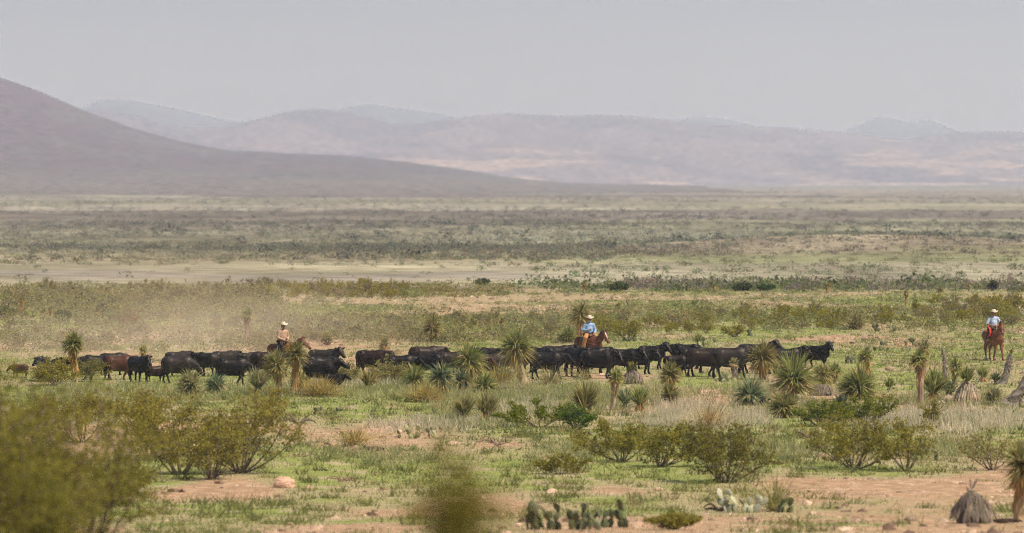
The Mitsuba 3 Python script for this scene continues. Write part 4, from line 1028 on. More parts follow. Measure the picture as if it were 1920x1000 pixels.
# ------------------------------------------------------------------ yuccas
OLIVE, PALEGREEN, DARKGREEN = np.array([.25, .245, .09]), np.array([.31, .32, .16]), np.array([.11, .145, .075])
YUCCAS = [  # X, row of the base, row of the top, crown width in px, style, lean px, green, skirt, label, leaves
    (140, 722, 620, 42, 'tree', -2, GREEN, ORANGE, 'tall yucca with dark round head and bright orange trunk at the left of the herd', 190),
    (88, 716, 672, 62, 'ball', -8, BLUEGREEN * .8, GREY, 'drooping grey green yucca below the second cow from the left', 130),
    (268, 694, 648, 15, 'tree', 0, GREEN, ORANGE, 'thin little yucca rising behind the reddish brown cow', 60),
    (356, 742, 681, 62, 'ball', 4, PALEGREEN, ORANGE, 'squat pale green yucca before the big dusty cow with lowered head', 170),
    (404, 738, 692, 52, 'ball', 3, BLUEGREEN, GREY, 'bluish yucca in front of the legs of the long black walking cow', 130),
    (484, 740, 682, 40, 'tuft', -4, PALEGREEN, TAN, 'pale tufted yucca at the head of the long black walking cow', 110),
    (548, 742, 638, 46, 'tree', 3, OLIVE, ORANGE, 'tall yellowish yucca in front of the tan shirted rider, right of its twin', 150),
    (526, 744, 655, 52, 'tree', -4, OLIVE * 1.1, TAN, 'broad yellowish yucca in front of the tan shirted rider, left of its twin', 160),
    (560, 740, 688, 40, 'ball', 0, OLIVE, TAN, 'low yellow yucca at the foot of the twin yuccas below the tan shirted rider', 110),
    (691, 731, 688, 48, 'tuft', 2, YELLOW * .8, YELLOW, 'golden yucca tuft on a short dark foot, alone below the white nosed cow', 130),
    (776, 728, 672, 56, 'ball', 2, GREEN, TAN, 'bright green yucca below the black cows left of the big middle yuccas', 150),
    (834, 744, 676, 54, 'tree', -7, BLUEGREEN * .9, GREY, 'bluish yucca on a leaning dark stem behind the wide golden grass', 150),
    (866, 738, 690, 36, 'tree', 0, DARKGREEN * 1.4, GREY * .5, 'short yucca on a thick dark trunk under the round headed middle yucca', 110),
    (880, 732, 640, 64, 'tree', -4, GREEN * 1.05, ORANGE, 'round headed middle yucca with an orange skirt, left of the tallest one', 220),
    (908, 740, 692, 58, 'ball', 0, GREEN, ORANGE, 'stemless green yucca right of the dark trunk in the middle', 160),
    (983, 720, 612, 68, 'tree', -17, GREEN * .9, TAN, 'tallest middle yucca with a large head and a thick pale leaning trunk', 240),
    (950, 722, 680, 42, 'tuft', -2, BLUEGREEN, GREY, 'blue green tuft at the left foot of the pale leaning trunk', 90),
    (872, 790, 734, 60, 'tuft', -4, OLIVE, TAN, 'spreading yucca over a golden mat of dead leaves, left of two', 120),
    (912, 788, 728, 58, 'tuft', 0, OLIVE * 1.05, ORANGE, 'spreading yucca over a golden mat of dead leaves, right of two', 120),
    (1094, 778, 708, 76, 'tuft', 10, OLIVE, YELLOW, 'fan shaped yucca with stiff golden leaves on its left side', 210),
    (1147, 770, 690, 30, 'tree', 3, GREEN * 1.1, TAN, 'narrow upright yucca on a shaggy stem below the foremost cow', 110),
    (1186, 720, 676, 40, 'cone', 0, OLIVE, GREY, 'yucca on a dark shaggy cone of dead leaves right of the foremost cow', 100),
    (1172, 768, 722, 32, 'tuft', 0, BLUEGREEN, None, 'left one of two thin upright tufts beside the shaggy stem', 80),
    (1198, 772, 720, 32, 'tuft', 4, GREEN, ORANGE, 'right one of two thin upright tufts, with an orange foot', 90),
    (1258, 762, 677, 42, 'tree', 1, OLIVE, TAN, 'two tiered yucca standing before the calf of the right hand group', 160),
    (1258, 764, 708, 38, 'ball', 1, OLIVE * .9, ORANGE, 'lower tier yucca growing round the stem of the two tiered yucca', 100),
    (1378, 712, 671, 18, 'tree', 0, PALEGREEN, GREY, 'small pale yucca on a whitish stump below the smooth sided cow', 60),
    (1430, 712, 637, 58, 'tree', -2, OLIVE, ORANGE, 'yucca with a wide orange skirt in front of the smooth sided cow', 190),
    (1490, 748, 636, 96, 'ball', 0, GREEN * 1.1, ORANGE, 'big round yucca, the largest one, right of the orange skirted yucca', 330),
    (1408, 760, 700, 84, 'ball', -2, BLUEGREEN, GREY, 'wide grey green yucca beside a charred stump below the orange skirted yucca', 210),
    (1470, 784, 722, 68, 'ball', 0, OLIVE, TAN, 'olive yucca below the big round yucca', 190),
    (1545, 730, 680, 46, 'tree', 0, OLIVE, ORANGE, 'yellowish yucca just right of the big round yucca', 120),
    (1564, 720, 680, 28, 'tree', 2, GREEN, TAN, 'small upright yucca below the cow at the right end of the herd', 80),
    (1541, 742, 704, 46, 'cone', 0, OLIVE, GREY, 'yucca tuft on a grey stump between the two big round yuccas', 90),
    (1612, 750, 676, 100, 'ball', 0, GREEN * .95, TAN, 'big round yucca right of the largest one, pale blossoms behind it', 320),
    (1578, 786, 736, 64, 'tuft', -4, DARKGREEN, GREY * .5, 'dark spiky yucca at the lower left of the second big round yucca', 150),
    (1630, 706, 652, 30, 'tree', -7, GREEN, ORANGE, 'leaning yucca behind the second big round yucca', 100),
    (1668, 732, 704, 24, 'tuft', 0, GREEN, TAN, 'small lone yucca on bare soil right of the second big round yucca', 60),
    (1727, 760, 656, 32, 'tree', -2, GREEN * 1.1, RUST, 'tall yucca with rusty skirt at the left of the right hand yucca group', 130),
    (1735, 722, 636, 26, 'tree', 2, PALEGREEN, TAN, 'slender pale yucca rising behind the rusty skirted yucca', 90),
    (1748, 756, 678, 46, 'tuft', 4, GREEN * 1.15, ORANGE, 'long leaved upright yucca at the right side of the rusty skirted one', 150),
    (1790, 720, 671, 30, 'tree', 2, GREEN * .9, YELLOW, 'yucca with a short straw skirt right of the bare trunk', 90),
    (1780, 748, 704, 28, 'tuft', 1, DARKGREEN * 1.2, GREY, 'dark green yucca tuft growing among rocks', 80),
    (1815, 758, 684, 46, 'cone', -2, GREEN, GREY * 1.3 + TAN * .15, 'green tuft on top of a wide cone of hanging dead leaves', 110),
    (1843, 716, 680, 26, 'tuft', 0, GREEN, ORANGE, 'small yucca with orange foot below the sorrel horse', 70),
    (1868, 722, 692, 24, 'tuft', 0, DARKGREEN * 1.3, None, 'short dark yucca tuft left of the leaning trunk', 70),
    (1864, 760, 718, 52, 'tuft', -2, PALEGREEN, GREY, 'pale spreading yucca at the foot of the thick leaning trunk', 120),
    (1090, 644, 565, 44, 'tree', 0, OLIVE, ORANGE, 'spiky yucca rising behind the hat of the blue shirted rider', 150),
    (810, 642, 589, 42, 'tree', 0, OLIVE, YELLOW, 'spiky yucca with yellow hanging leaves in the scrub above the herd', 150),
    (463, 644, 578, 22, 'tree', 0, GREEN, RUST, 'tall yucca with a reddish skirt in the dust left of the tan shirted rider', 80),
    (1604, 618, 582, 44, 'ball', 0, OLIVE * .9, ORANGE, 'dark star shaped yucca alone at the scrub above the right end of the herd', 130),
    (1700, 574, 543, 11, 'tree', -1, OLIVE, RUST, 'thin single yucca in the grass between the star shaped yucca and the right rider', 50),
    (1551, 550, 526, 15, 'tree', 1, OLIVE, ORANGE, 'small orange trunked yucca at the far scrub line above the right herd end', 50),
    (1095, 551, 524, 13, 'tree', 0, OLIVE, RUST, 'small far yucca at the scrub line above the blue shirted rider', 50),
    (1141, 546, 526, 8, 'tree', 0, OLIVE, RUST, 'tiny thin yucca left of the green bush at the far scrub line', 40),
    (1340, 549, 529, 13, 'tree', 0, GREEN, ORANGE, 'small far yucca left of two dark round bushes', 50),
    (1762, 549, 531, 18, 'ball', 0, OLIVE, ORANGE, 'small bushy yucca at the far scrub line right of the thin single yucca', 60),
    (1817, 547, 529, 11, 'tree', 0, OLIVE, RUST, 'tiny yucca at the far scrub line above the right rider', 40),
    (1160, 592, 568, 11, 'tree', 0, OLIVE, TAN, 'forked looking small yucca in the grass right of the blue shirted rider', 50),
    (1310, 648, 621, 20, 'tuft', 0, GREEN, ORANGE, 'small yucca just above the backs of the right hand group', 70),
    (1300, 575, 559, 10, 'tuft', 0, GREEN, None, 'tiny green yucca tuft in the grass above the right hand group', 40),
    (38, 592, 552, 16, 'tree', 0, OLIVE, ORANGE, 'yucca with an orange trunk in the far scrub near the left edge', 50),
    (82, 604, 574, 14, 'tree', -1, OLIVE, TAN, 'left one of a pair of yuccas in the scrub near the left edge', 50),
    (94, 606, 572, 14, 'tree', 1, OLIVE, TAN, 'right one of a pair of yuccas in the scrub near the left edge', 50),
    (327, 576, 554, 15, 'tree', 0, GREEN, RUST, 'small yucca with a rusty foot high in the left scrub', 50),
    (312, 590, 572, 10, 'tree', 0, GREEN, ORANGE, 'tiny orange stemmed yucca high in the left scrub', 40),
    (487, 578, 553, 11, 'tree', 0, DARKGREEN, GREY, 'dark yucca at the right end of the left scrub', 50),
    (940, 628, 596, 11, 'tree', 0, OLIVE, TAN, 'pale stemmed yucca in the scrub above the tallest middle yucca', 50),
    (712, 628, 600, 9, 'tree', 0, OLIVE, TAN, 'thin pale yucca in the scrub above the white nosed cow', 40),
    (720, 658, 624, 20, 'ball', 0, OLIVE, ORANGE, 'yellow yucca just above the white nosed cow', 70),
    (612, 648, 613, 32, 'ball', 0, OLIVE, RUST, 'reddish yucca clump in the scrub right of the chestnut horse', 90),
    (668, 632, 600, 26, 'ball', 0, PALEGREEN, TAN, 'pale yucca clump in the scrub above the gap in the herd', 80),
    (1062, 642, 610, 54, 'ball', 0, GREEN, ORANGE, 'sprawling spiky yucca clump at the left of the bay horse', 170),
    (1728, 700, 668, 20, 'tuft', 0, PALEGREEN, None, 'small tuft behind the rusty skirted yucca', 50),
    (1500, 690, 640, 16, 'tuft', 0, OLIVE, None, 'thin tuft behind the crown of the big round yucca', 40),
]
for i, (X, Yb, Yt, W, style, lean, green, skirt, lab, n) in enumerate(YUCCAS):
    P = ground(X, Yb)
    m = P[1] / F
    yucca(P, (Yb - Yt) * m, W * m, lab, style, (lean * m, 0), i, green, skirt, group='yuccas', leafn=int(n * 1.25), thick={983: .17, 1430: .12, 866: .15, 1727: .11, 1378: .11}.get(X))
P = ground(1774, 716); m = P[1] / F
yucca(P, 60 * m, 14 * m, 'bare yucca trunk with a rounded tip and no leaves', 'bare', (-5 * m, 0), 201, OLIVE, GREY * 1.2, leafn=0, thick=.085)
P = ground(1880, 720); m = P[1] / F
yucca(P, 56 * m, 18 * m, 'shaggy trunk leaning right with a tiny orange green tuft', 'bare', (16 * m, 0), 202, OLIVE * .8, GREY, leafn=40, thick=.12)
P = ground(1893, 762); m = P[1] / F
yucca(P, 62 * m, 40 * m, 'thick dark trunk leaning out of the picture at the right edge', 'bare', (44 * m, 0), 203, GREEN, GREY, leafn=120, thick=.21)
P = ground(1826, 982); m = P[1] / F
yucca(P, 100 * m, 80 * m, 'grey shaggy cone of a dead yucca in the foreground at the right', 'cone', (-6 * m, 0), 204, GREY, GREY * .95, leafn=3)
P = ground(1914, 978); m = P[1] / F
yucca(P, 150 * m, 80 * m, 'foreground yucca with golden skirt cut by the right edge', 'tree', (4 * m, 0), 205, OLIVE * 1.1, ORANGE, leafn=180, thick=.14)

GOLD = ((.46, .36, .13), (.32, .27, .09))
for i, (X, Yb, Yt, W, col, lab, n) in enumerate([
        (600, 744, 694, 118, GOLD, 'large golden grass clump in front of the large black cow', 420), (795, 754, 708, 108, GOLD, 'wide golden grass clump on the green flat below the middle yuccas', 420), (662, 838, 792, 66, GOLD, 'golden grass clump by a dark log in the left foreground', 260),
        (935, 724, 664, 84, ((.40, .33, .12), (.28, .26, .09)), 'tall yellow grass clump behind the pale leaning trunk', 280), (1032, 722, 678, 48, ((.30, .29, .13), (.36, .31, .17)), 'soft grey green grass clump right of the pale leaning trunk', 260),
        (1330, 806, 742, 90, ((.55, .45, .27), (.42, .33, .16)), 'tall straw coloured grass clump among the white seeding grass', 300), (1452, 960, 872, 60, ((.36, .33, .12), (.24, .25, .09)), 'blurred green grass clump beside the foreground cactus', 180),
        (1098, 712, 682, 30, ((.30, .28, .12), (.42, .36, .18)), 'small grass clump at the feet of the foremost cow', 120)]):
    P = ground(X, Yb); m = P[1] / F
    bunchgrass(P, (Yb - Yt) * m, W * m, lab, col, i, n)

# ------------------------------------------------------------------ shrubs that stand out
OL = ((.20, .195, .032), (.34, .31, .065))
NEAROL = ((.13, .14, .035), (.28, .275, .075))
OLB = ((.22, .20, .035), (.36, .315, .07))
BRIGHT = ((.12, .16, .02), (.25, .28, .045))
DULL = ((.23, .22, .075), (.34, .315, .13))
for i, (X, d, Yt, W, col, lab, kw) in enumerate([
        (40, 78, 668, 340, NEAROL, 'big blurred olive bush filling the lower left corner', dict(nstem=26, leaves=8500, leaf=.05, lop=0.0)), (160, 92, 694, 250, NEAROL, 'blurred olive bush right of the one in the lower left corner', dict(nstem=18, leaves=4600, leaf=.05)),
        (10, 66, 770, 280, NEAROL, 'darkest blurred bush at the very corner lower left', dict(nstem=24, leaves=8500, leaf=.045, lop=0.0)), (20, 118, 702, 170, OLB, 'blurred olive bush at the left edge below the first calf', dict(nstem=16, leaves=4500)),
        (850, 25, 838, 105, ((.13, .105, .035), (.19, .155, .06)), 'strongly blurred brownish bush top in the middle foreground', dict(nstem=14, leaves=5200, leaf=.032, lop=0.0, fall=.10, twig=.4, flat=.55))]):
    P = spot(X, d); m = d / F
    top = CZ - (Yt - HOR) / F * d
    shrub(P, top - P[2], W * m, lab, i, 'foreground bushes', **kw)
for i, (X, Yb, Yt, W, col, lab, kw) in enumerate([
        (335, 890, 716, 230, OLB, 'large olive bush on the bank of bare soil, left of two', dict(nstem=18, leaves=5200)), (452, 888, 706, 170, OLB, 'tall olive bush on the bank of bare soil, right of two', dict(nstem=16, leaves=4200)), (280, 862, 730, 150, OLB, 'olive bush behind the large one on the soil bank', dict(leaves=3000)),
        (395, 900, 770, 110, OL, 'low dark bush between the two large ones on the soil bank', dict(leaves=2200)), (215, 950, 850, 120, OL, 'small dark bush at the foot of the blurred bushes', dict(leaves=2200)), (510, 800, 722, 70, OLB, 'loose sprig of bush right of the soil bank bushes', dict(nstem=8, leaves=1100)),
        (150, 830, 716, 190, OLB, 'olive bush behind the blurred corner bushes', dict(leaves=3400)), (240, 800, 726, 120, DULL, 'dull grey bush behind the soil bank bushes', dict(leaves=2000)),
        (1012, 802, 738, 150, BRIGHT, 'dark green bush below the tallest middle yucca', dict(leaves=3400)), (1082, 806, 758, 76, ((.075, .135, .018), (.14, .21, .04)), 'vivid green bush under the fan shaped yucca', dict(leaves=1900)),
        (1165, 866, 775, 160, OL, 'wide olive bush in the middle foreground, left one of three', dict(leaves=3600)), (1240, 876, 782, 150, OL, 'olive bush with bare stems in the middle foreground, middle one of three', dict(leaves=3000)), (1360, 905, 770, 180, ((.14, .14, .03), (.22, .21, .055)), 'dense bright olive bush in the middle foreground, right one of three', dict(leaves=4200)),
        (1602, 880, 758, 180, OL, 'umbrella shaped olive bush on several stems at the right', dict(nstem=18, leaves=4000)), (1700, 884, 772, 130, OL, 'open bush with pale crooked stems beside the umbrella shaped bush', dict(nstem=9, leaves=1700)), (1540, 800, 742, 120, BRIGHT, 'leafy bush below the big round yuccas', dict(leaves=2400)),
        (1622, 800, 728, 110, BRIGHT, 'leafy bush under the second big round yucca', dict(leaves=2200)), (1860, 882, 790, 120, DULL, 'sparse thin bush left of the golden skirted foreground yucca', dict(nstem=10, leaves=1000)), (1052, 890, 846, 96, OL, 'small low bush on grass in the middle foreground', dict(leaves=1200)),
        (1262, 994, 956, 100, OL, 'low bush at the bottom edge right of the foreground cactus patch', dict(leaves=1400)), (1752, 800, 740, 34, OL, 'narrow bush standing up in the pale grass at the right', dict(nstem=6, leaves=700)), (108, 724, 664, 80, OLB, 'bush round the foot of the tall orange trunked yucca', dict(leaves=2200)),
        (168, 716, 654, 48, ((.15, .155, .05), (.26, .24, .09)), 'upright yellow green bush right of the tall orange trunked yucca', dict(nstem=10, leaves=1600)), (722, 720, 664, 70, DULL, 'grey olive bush in front of the white nosed cow', dict(leaves=2000)), (655, 722, 676, 60, DULL, 'dull bush right of the large black cow', dict(leaves=1700)),
        (755, 716, 684, 60, DULL, 'low dull bush below the black cow that follows the white nosed one', dict(leaves=1500)), (1178, 640, 590, 60, OL, 'olive bush right of the bay horse', dict(leaves=1500)), (1140, 628, 586, 70, OL, 'olive bush behind the bay horse', dict(leaves=1500)),
        (1378, 632, 604, 46, OL, 'leafy bush on stony ground above the smooth sided cow', dict(leaves=1100)), (1330, 855, 800, 60, DULL, 'thin greyish bush behind the right one of three olive bushes', dict(leaves=900)), (905, 537, 522, 26, ((.06, .09, .03), (.10, .13, .05)), 'single round dark bush on the pale grass flat in the middle distance', dict(leaves=900, leaf=.12)),
        (1436, 546, 530, 34, ((.05, .10, .02), (.10, .16, .05)), 'round deep green bush at the far scrub line, right of two', dict(leaves=1100, leaf=.12)), (1388, 546, 530, 36, ((.055, .085, .03), (.10, .12, .05)), 'round dark bush at the far scrub line, left of two', dict(leaves=1000, leaf=.12)),
        (1160, 547, 526, 36, ((.08, .12, .035), (.14, .18, .07)), 'green bush at the far scrub line right of the blue shirted rider', dict(leaves=1000, leaf=.12)), (1859, 546, 524, 16, ((.06, .065, .045), (.10, .10, .07)), 'dark upright bush at the far scrub line above the right rider', dict(nstem=8, leaves=500, leaf=.1)),
        (188, 590, 570, 30, ((.07, .075, .045), (.11, .11, .06)), 'dark bush in the middle of the left scrub', dict(leaves=900, leaf=.09)), (122, 602, 578, 36, ((.07, .10, .045), (.12, .15, .07)), 'greenest bush of the left scrub', dict(leaves=900, leaf=.09)), (8, 596, 572, 40, ((.08, .115, .04), (.14, .17, .07)), 'green bush at the left edge of the far scrub', dict(leaves=900, leaf=.09)),
        (239, 614, 584, 50, ((.26, .18, .08), (.34, .26, .13)), 'rusty yellow dry bush in the left scrub', dict(leaves=1300, leaf=.07))]):
    P = ground(X, Yb); m = P[1] / F
    kw.setdefault('leaf', .055)
    kw['leaves'] = int(kw.get('leaves', 2600) * 1.35)
    shrub(P, (Yb - Yt) * m, W * m * 1.18, lab, 40 + i, 'bushes that stand out', **kw, color=col)

# the scrub belts behind the herd: single bushes, told apart by belt
BELTS = [
    ('the crest belt behind the tan shirted rider', 'bushes of the crest belt', [(480, 766, 541, 562, 44)], (17, 30), OLB),
    ('the dusty scrub behind the left herd', 'bushes of the left scrub', [(0, 500, 549, 575, 34), (0, 520, 575, 650, 50)], (22, 36), ((.21, .195, .09), (.31, .28, .14))),
    ('the belt between the left and centre riders', 'bushes of the middle belt', [(520, 1080, 602, 642, 62)], (20, 34), ((.19, .185, .075), (.28, .26, .12))),
    ('the belt left of the star shaped yucca', 'bushes of the right belt', [(1100, 1340, 606, 632, 20), (1300, 1580, 590, 620, 34)], (22, 34), OL),
    ('the belt right of the star shaped yucca', 'bushes of the far right belt', [(1620, 1925, 590, 610, 34), (1740, 1925, 572, 590, 16)], (20, 34), OL),
]
templates = []
for k in range(14):
    r = np.random.default_rng(300 + k)
    st, lf = shrub_mesh(1.0, 1.9, r, nstem=9, leaves=760, leaf=.075, color=((1, 1, 1), (1, 1, 1)))
    templates.append((st, lf))
r = np.random.default_rng(12)
for lab, grp, zones, (h0, h1), col in BELTS:
    for x0, x1, y0, y1, n in zones:
        for _ in range(n):
            X, Y = r.uniform(x0, x1), r.uniform(y0, y1)
            P = ground(X, Y); m = P[1] / F
            h = r.uniform(h0, h1) * m * (0.8 if Y > 600 else 1)
            w = h * r.uniform(.9, 1.6)
            st, lf = templates[r.integers(0, 14)]
            a = r.uniform(0, 360)
            t = r.random((len(lf[0][0]) // 3, 1)); t = np.repeat(t, 3, 0)
            tone = r.uniform(.75, 1.3)
            c = (np.array(col[0]) * (1 - t) + np.array(col[1]) * t) * tone
            look = 'dark olive' if tone < .92 else 'olive' if tone < 1.12 else 'pale olive'
            if r.random() < .16:
                c, look = c * .4 + np.array([.23, .20, .17]) * .6 * tone, 'grey brown'
            size = 'tall' if h / m > (h0 + h1) / 2 * (0.8 if Y > 600 else 1) else 'low'
            row = 'front' if Y > (y0 + y1) / 2 else 'back'
            half = 'left' if X < (x0 + x1) / 2 else 'right'
            key = thing('scrub_bush', f'{size} {look} bush, {row} {half} of {lab}', 'shrub', f'{size} {look} bushes, {row} {half} of {lab}')
            add('foliage', (rotz(lf[0][0], a) * [w / 1.9, w / 1.9, h] + P, lf[0][1]), 'leaf', c, key)
            if h / m > 24:
                add('branches', (rotz(st[0][0], a) * [w / 1.9, w / 1.9, h] + P, st[0][1]), 'matte', st[1], key)

# ------------------------------------------------------------------ cacti, rocks, dead wood
for i, (X, Yb, H_, W, n, size, col, lab) in enumerate([
        (1058, 994, 76, 150, 32, .29, (.125, .145, .10), 'large prickly pear patch at the bottom edge, left of two'), (1148, 990, 56, 60, 12, .27, (.12, .15, .09), 'smaller prickly pear at the bottom edge, right of two'), (1388, 962, 64, 70, 12, .30, (.32, .35, .34), 'prickly pear with pale silvery pads in the right foreground'),
        (1738, 864, 36, 70, 10, .26, (.15, .18, .10), 'prickly pear under the open bush with pale stems'), (785, 822, 26, 90, 12, .22, (.26, .28, .19), 'pale fallen prickly pear pads in the grass left of the golden mats'), (1360, 716, 14, 46, 9, .24, (.20, .22, .17), 'low prickly pear on the grass below the smooth sided cow'),
        (1500, 762, 22, 60, 9, .28, (.34, .34, .30), 'whitish prickly pear pads behind the leafy bush'), (1588, 682, 16, 34, 8, .28, (.20, .22, .18), 'grey prickly pear beside the cow at the right end of the herd'), (1690, 648, 14, 90, 14, .32, (.19, .23, .15), 'long low prickly pear patch left of the right rider'),
        (1655, 622, 14, 54, 9, .3, (.2, .23, .15), 'prickly pear patch right of the star shaped yucca'), (1645, 658, 12, 44, 8, .3, (.19, .20, .13), 'prickly pear patch on bare stony soil above the leaning yucca'), (1400, 630, 14, 26, 6, .3, (.19, .22, .15), 'small prickly pear on the stony ground above the smooth sided cow'),
        (1330, 650, 18, 40, 8, .3, (.2, .24, .16), 'prickly pear just behind the backs of the right hand group'), (610, 778, 18, 50, 8, .2, (.2, .23, .15), 'prickly pear beside grey dead brush at the left'), (395, 792, 22, 60, 8, .24, (.25, .27, .18), 'pale prickly pear among the soil bank bushes'), (1180, 640, 14, 30, 6, .3, (.24, .27, .2), 'prickly pear under the olive bush right of the bay horse'),
        (1470, 962, 34, 50, 7, .24, (.11, .13, .09), 'dark prickly pear right of the silvery one')]):
    P = ground(X, Yb); m = P[1] / F
    prickly_pear(P, H_ * m, W * m * .9, lab, i, int(n * 1.7), 'prickly pears', size * .85, col)
for i, (X, Yb, W, col, lab) in enumerate([
        (533, 915, 52, (.62, .42, .32), 'pale pinkish rock on the bare soil bank'), (578, 918, 18, (.55, .38, .28), 'small stone right of the pale pinkish rock'), (1778, 756, 36, (.40, .31, .25), 'brown rock under the dark green yucca tuft'), (1764, 760, 22, (.42, .38, .36), 'grey rock left of the brown rock'),
        (1668, 695, 20, (.36, .27, .22), 'brown stone on bare soil behind the small lone yucca'), (1295, 985, 14, (.45, .32, .24), 'small stone at the bottom edge'), (1620, 638, 12, (.20, .14, .12), 'dark stone on the bare soil above the cow at the right end of the herd'), (1708, 978, 26, (.36, .27, .22), 'brown stone left of the grey dead yucca cone')]):
    P = ground(X, Yb)
    rock(P, W * .85 * P[1] / F, lab, i, col)
for i, (X, Yb, W, col, th, lab, rise) in enumerate([
        (700, 846, 44, (.07, .045, .035), .12, 'dark log lying right of the golden grass clump', .1), (560, 800, 80, (.20, .165, .15), .05, 'grey dead brush left of the prickly pear in the grass', .5), (932, 838, 70, (.22, .16, .12), .04, 'arched dead branch on bare soil in the middle', .5), (955, 734, 46, (.09, .075, .07), .12, 'dark fallen trunk at the foot of the pale leaning trunk', .15),
        (1436, 764, 26, (.025, .024, .026), .14, 'charred black stump beside the wide grey green yucca', 1.2), (1515, 822, 56, (.16, .10, .08), .06, 'brown dead wood in the grass below the olive yucca', .3), (1350, 960, 60, (.06, .045, .035), .06, 'dark twigs left of the silvery cactus, shade of its pads put into their colour', .3), (1878, 982, 60, (.06, .045, .035), .09, 'low dark heap right of the grey dead yucca cone', .15),  # by the silvery cactus: twigs coloured dark for the shade on its pads
        (640, 905, 60, (.18, .12, .09), .025, 'thin bare twig lying on the soil', .3), (230, 925, 60, (.14, .11, .10), .05, 'dead grey twigs under the blurred bushes', .5), (1090, 822, 40, (.12, .08, .06), .04, 'dead twigs under the vivid green bush', .6), (1560, 868, 40, (.20, .12, .08), .03, 'reddish dead stems left of the umbrella shaped bush', .7)]):
    P = ground(X, Yb); m = P[1] / F
    dead_wood(P, W * m, lab, i, col, th, 6, rise)

# ------------------------------------------------------------------ ground cover: grass, pale seeding grass, pebbles, the far scrub
def tufts(n, y0, y1, keep, h, nb, wid, colors, seed, spread=.10, lean=.55, spots=None):
    r = np.random.default_rng(seed)
    u = r.random(n)
    y = np.sqrt(y0 ** 2 + (y1 ** 2 - y0 ** 2) * u)
    x = (r.random(n) * 2 - 1) * y * .0965
    if spots:
        x, y = [np.concatenate(v) for v in zip(*[(bx + sx * r.normal(size=int(q)) * .75, by + sy * r.normal(size=int(q)) * .75) for bx, by, sx, sy, q in spots])]
    else:
        ok = keep(x, y, r)
        x, y = x[ok], y[ok]
    k = len(x)
    z = H(x, y)
    hh = h[0] + (h[1] - h[0]) * r.random(k) ** 1.6
    tone = r.random((k, 1))
    base = np.asarray(colors[0]) * (1 - tone) + np.asarray(colors[1]) * tone
    if len(colors) > 2:
        t2 = (r.random((k, 1)) < .16)
        base = np.where(t2, colors[2], base)
    b = np.repeat(np.stack([x, y, z], -1), nb, 0)
    m = k * nb
    b[:, :2] += r.normal(size=(m, 2)) * spread
    d = unit(np.stack([r.normal(size=m) * lean, r.normal(size=m) * lean, np.full(m, 1.0)], -1))
    L = np.repeat(hh, nb) * r.uniform(.55, 1.1, m)
    side = unit(np.cross(d, r.normal(size=(m, 3)))) * (np.repeat(np.interp(y, [120, 260, 450], [.75, 1.0, 1.6]), nb) * wid * r.uniform(.6, 1.3, m))[:, None]
    V = np.stack([b - side / 2 - [0, 0, .02], b + side / 2 - [0, 0, .02], b + d * L[:, None]], 1).reshape(-1, 3)
    c = np.repeat(np.repeat(base, nb, 0) * (1 + .16 * r.normal(size=(m, 1))), 3, 0)
    return (V, np.arange(len(V)).reshape(-1, 3)), c


def keep_green(x, y, r):
    s = soilness(NP, x, y) + .35 * (r.random(len(x)) - .5)
    return s < .50


def keep_dry(x, y, r):
    s = soilness(NP, x, y) + .4 * (r.random(len(x)) - .5)
    return (s > .25) & (s < .72) & (r.random(len(x)) < .65)


def keep_pale(x, y, r):
    return paleness(NP, x, y) > .42 + .3 * (r.random(len(x)) - .5)


m, c = tufts(60000, 100, 470, keep_green, (.05, .20), 4, .045, ((.175, .24, .065), (.31, .345, .115), (.23, .285, .165)), 51)
tag(add('green_grass', m, 'leaf', c), 'short green grass and weeds spread over the open ground', 'grass', kind='stuff')
m, c = tufts(42000, 100, 470, keep_dry, (.05, .20), 4, .035, ((.45, .38, .22), (.33, .30, .16), (.50, .43, .29)), 52)
tag(add('dry_grass', m, 'leaf', c), 'thin straw coloured grass between the green patches', 'grass', kind='stuff')
m, c = tufts(10, 130, 330, None, (.26, .62), 7, .032, ((.74, .67, .54), (.58, .54, .40), (.38, .39, .25)), 53, .12, .32, [(bx, by, sx, sy, min(3200, 60 * sx * sy) * a) for bx, by, sx, sy, a in PALE])
tag(add('pale_seeding_grass', m, 'leaf', c), 'tall whitish seeding grass in soft stands', 'grass', kind='stuff')

STRAW = [(X, Y, W, Hh, q) for X, Y, W, Hh, q in [(600, 730, 90, 10, 150), (750, 735, 110, 14, 200), (870, 745, 70, 14, 180), (960, 740, 70, 14, 200), (1050, 740, 90, 16, 240), (1120, 750, 60, 16, 180), (1230, 745, 70, 14, 150), (900, 790, 90, 12, 160),
         (1400, 740, 70, 12, 150), (1500, 770, 80, 12, 160), (1600, 770, 90, 12, 180), (1740, 755, 60, 10, 150), (1830, 755, 80, 10, 170), (460, 740, 90, 12, 150), (300, 740, 120, 14, 160), (160, 735, 90, 14, 150), (1100, 850, 80, 12, 110), (1450, 850, 90, 14, 120), (1750, 850, 120, 16, 150), (700, 860, 120, 16, 110)]]
spots = []
for X, Y, W, Hh, q in STRAW:
    g = ground(X, Y)
    spots.append((g[0], g[1], W / scale_at(Y) * .8, Hh * g[1] ** 2 / (CZ * F) * .9, q * 1.6))
m, c = tufts(10, 0, 0, None, (.15, .6), 10, .034, ((.46, .43, .24), (.31, .35, .16), (.25, .30, .13)), 57, .10, .6, spots)
tag(add('straw_grass', m, 'leaf', c), 'loose yellow straw and grass between the yuccas', 'grass', kind='stuff')


def keep_weed(x, y, r):
    s = soilness(NP, x, y) + .3 * (r.random(len(x)) - .5)
    return (s < .62) & (fb(NP, x / 6 + 60, y / 14 + 9, 2) > .5)


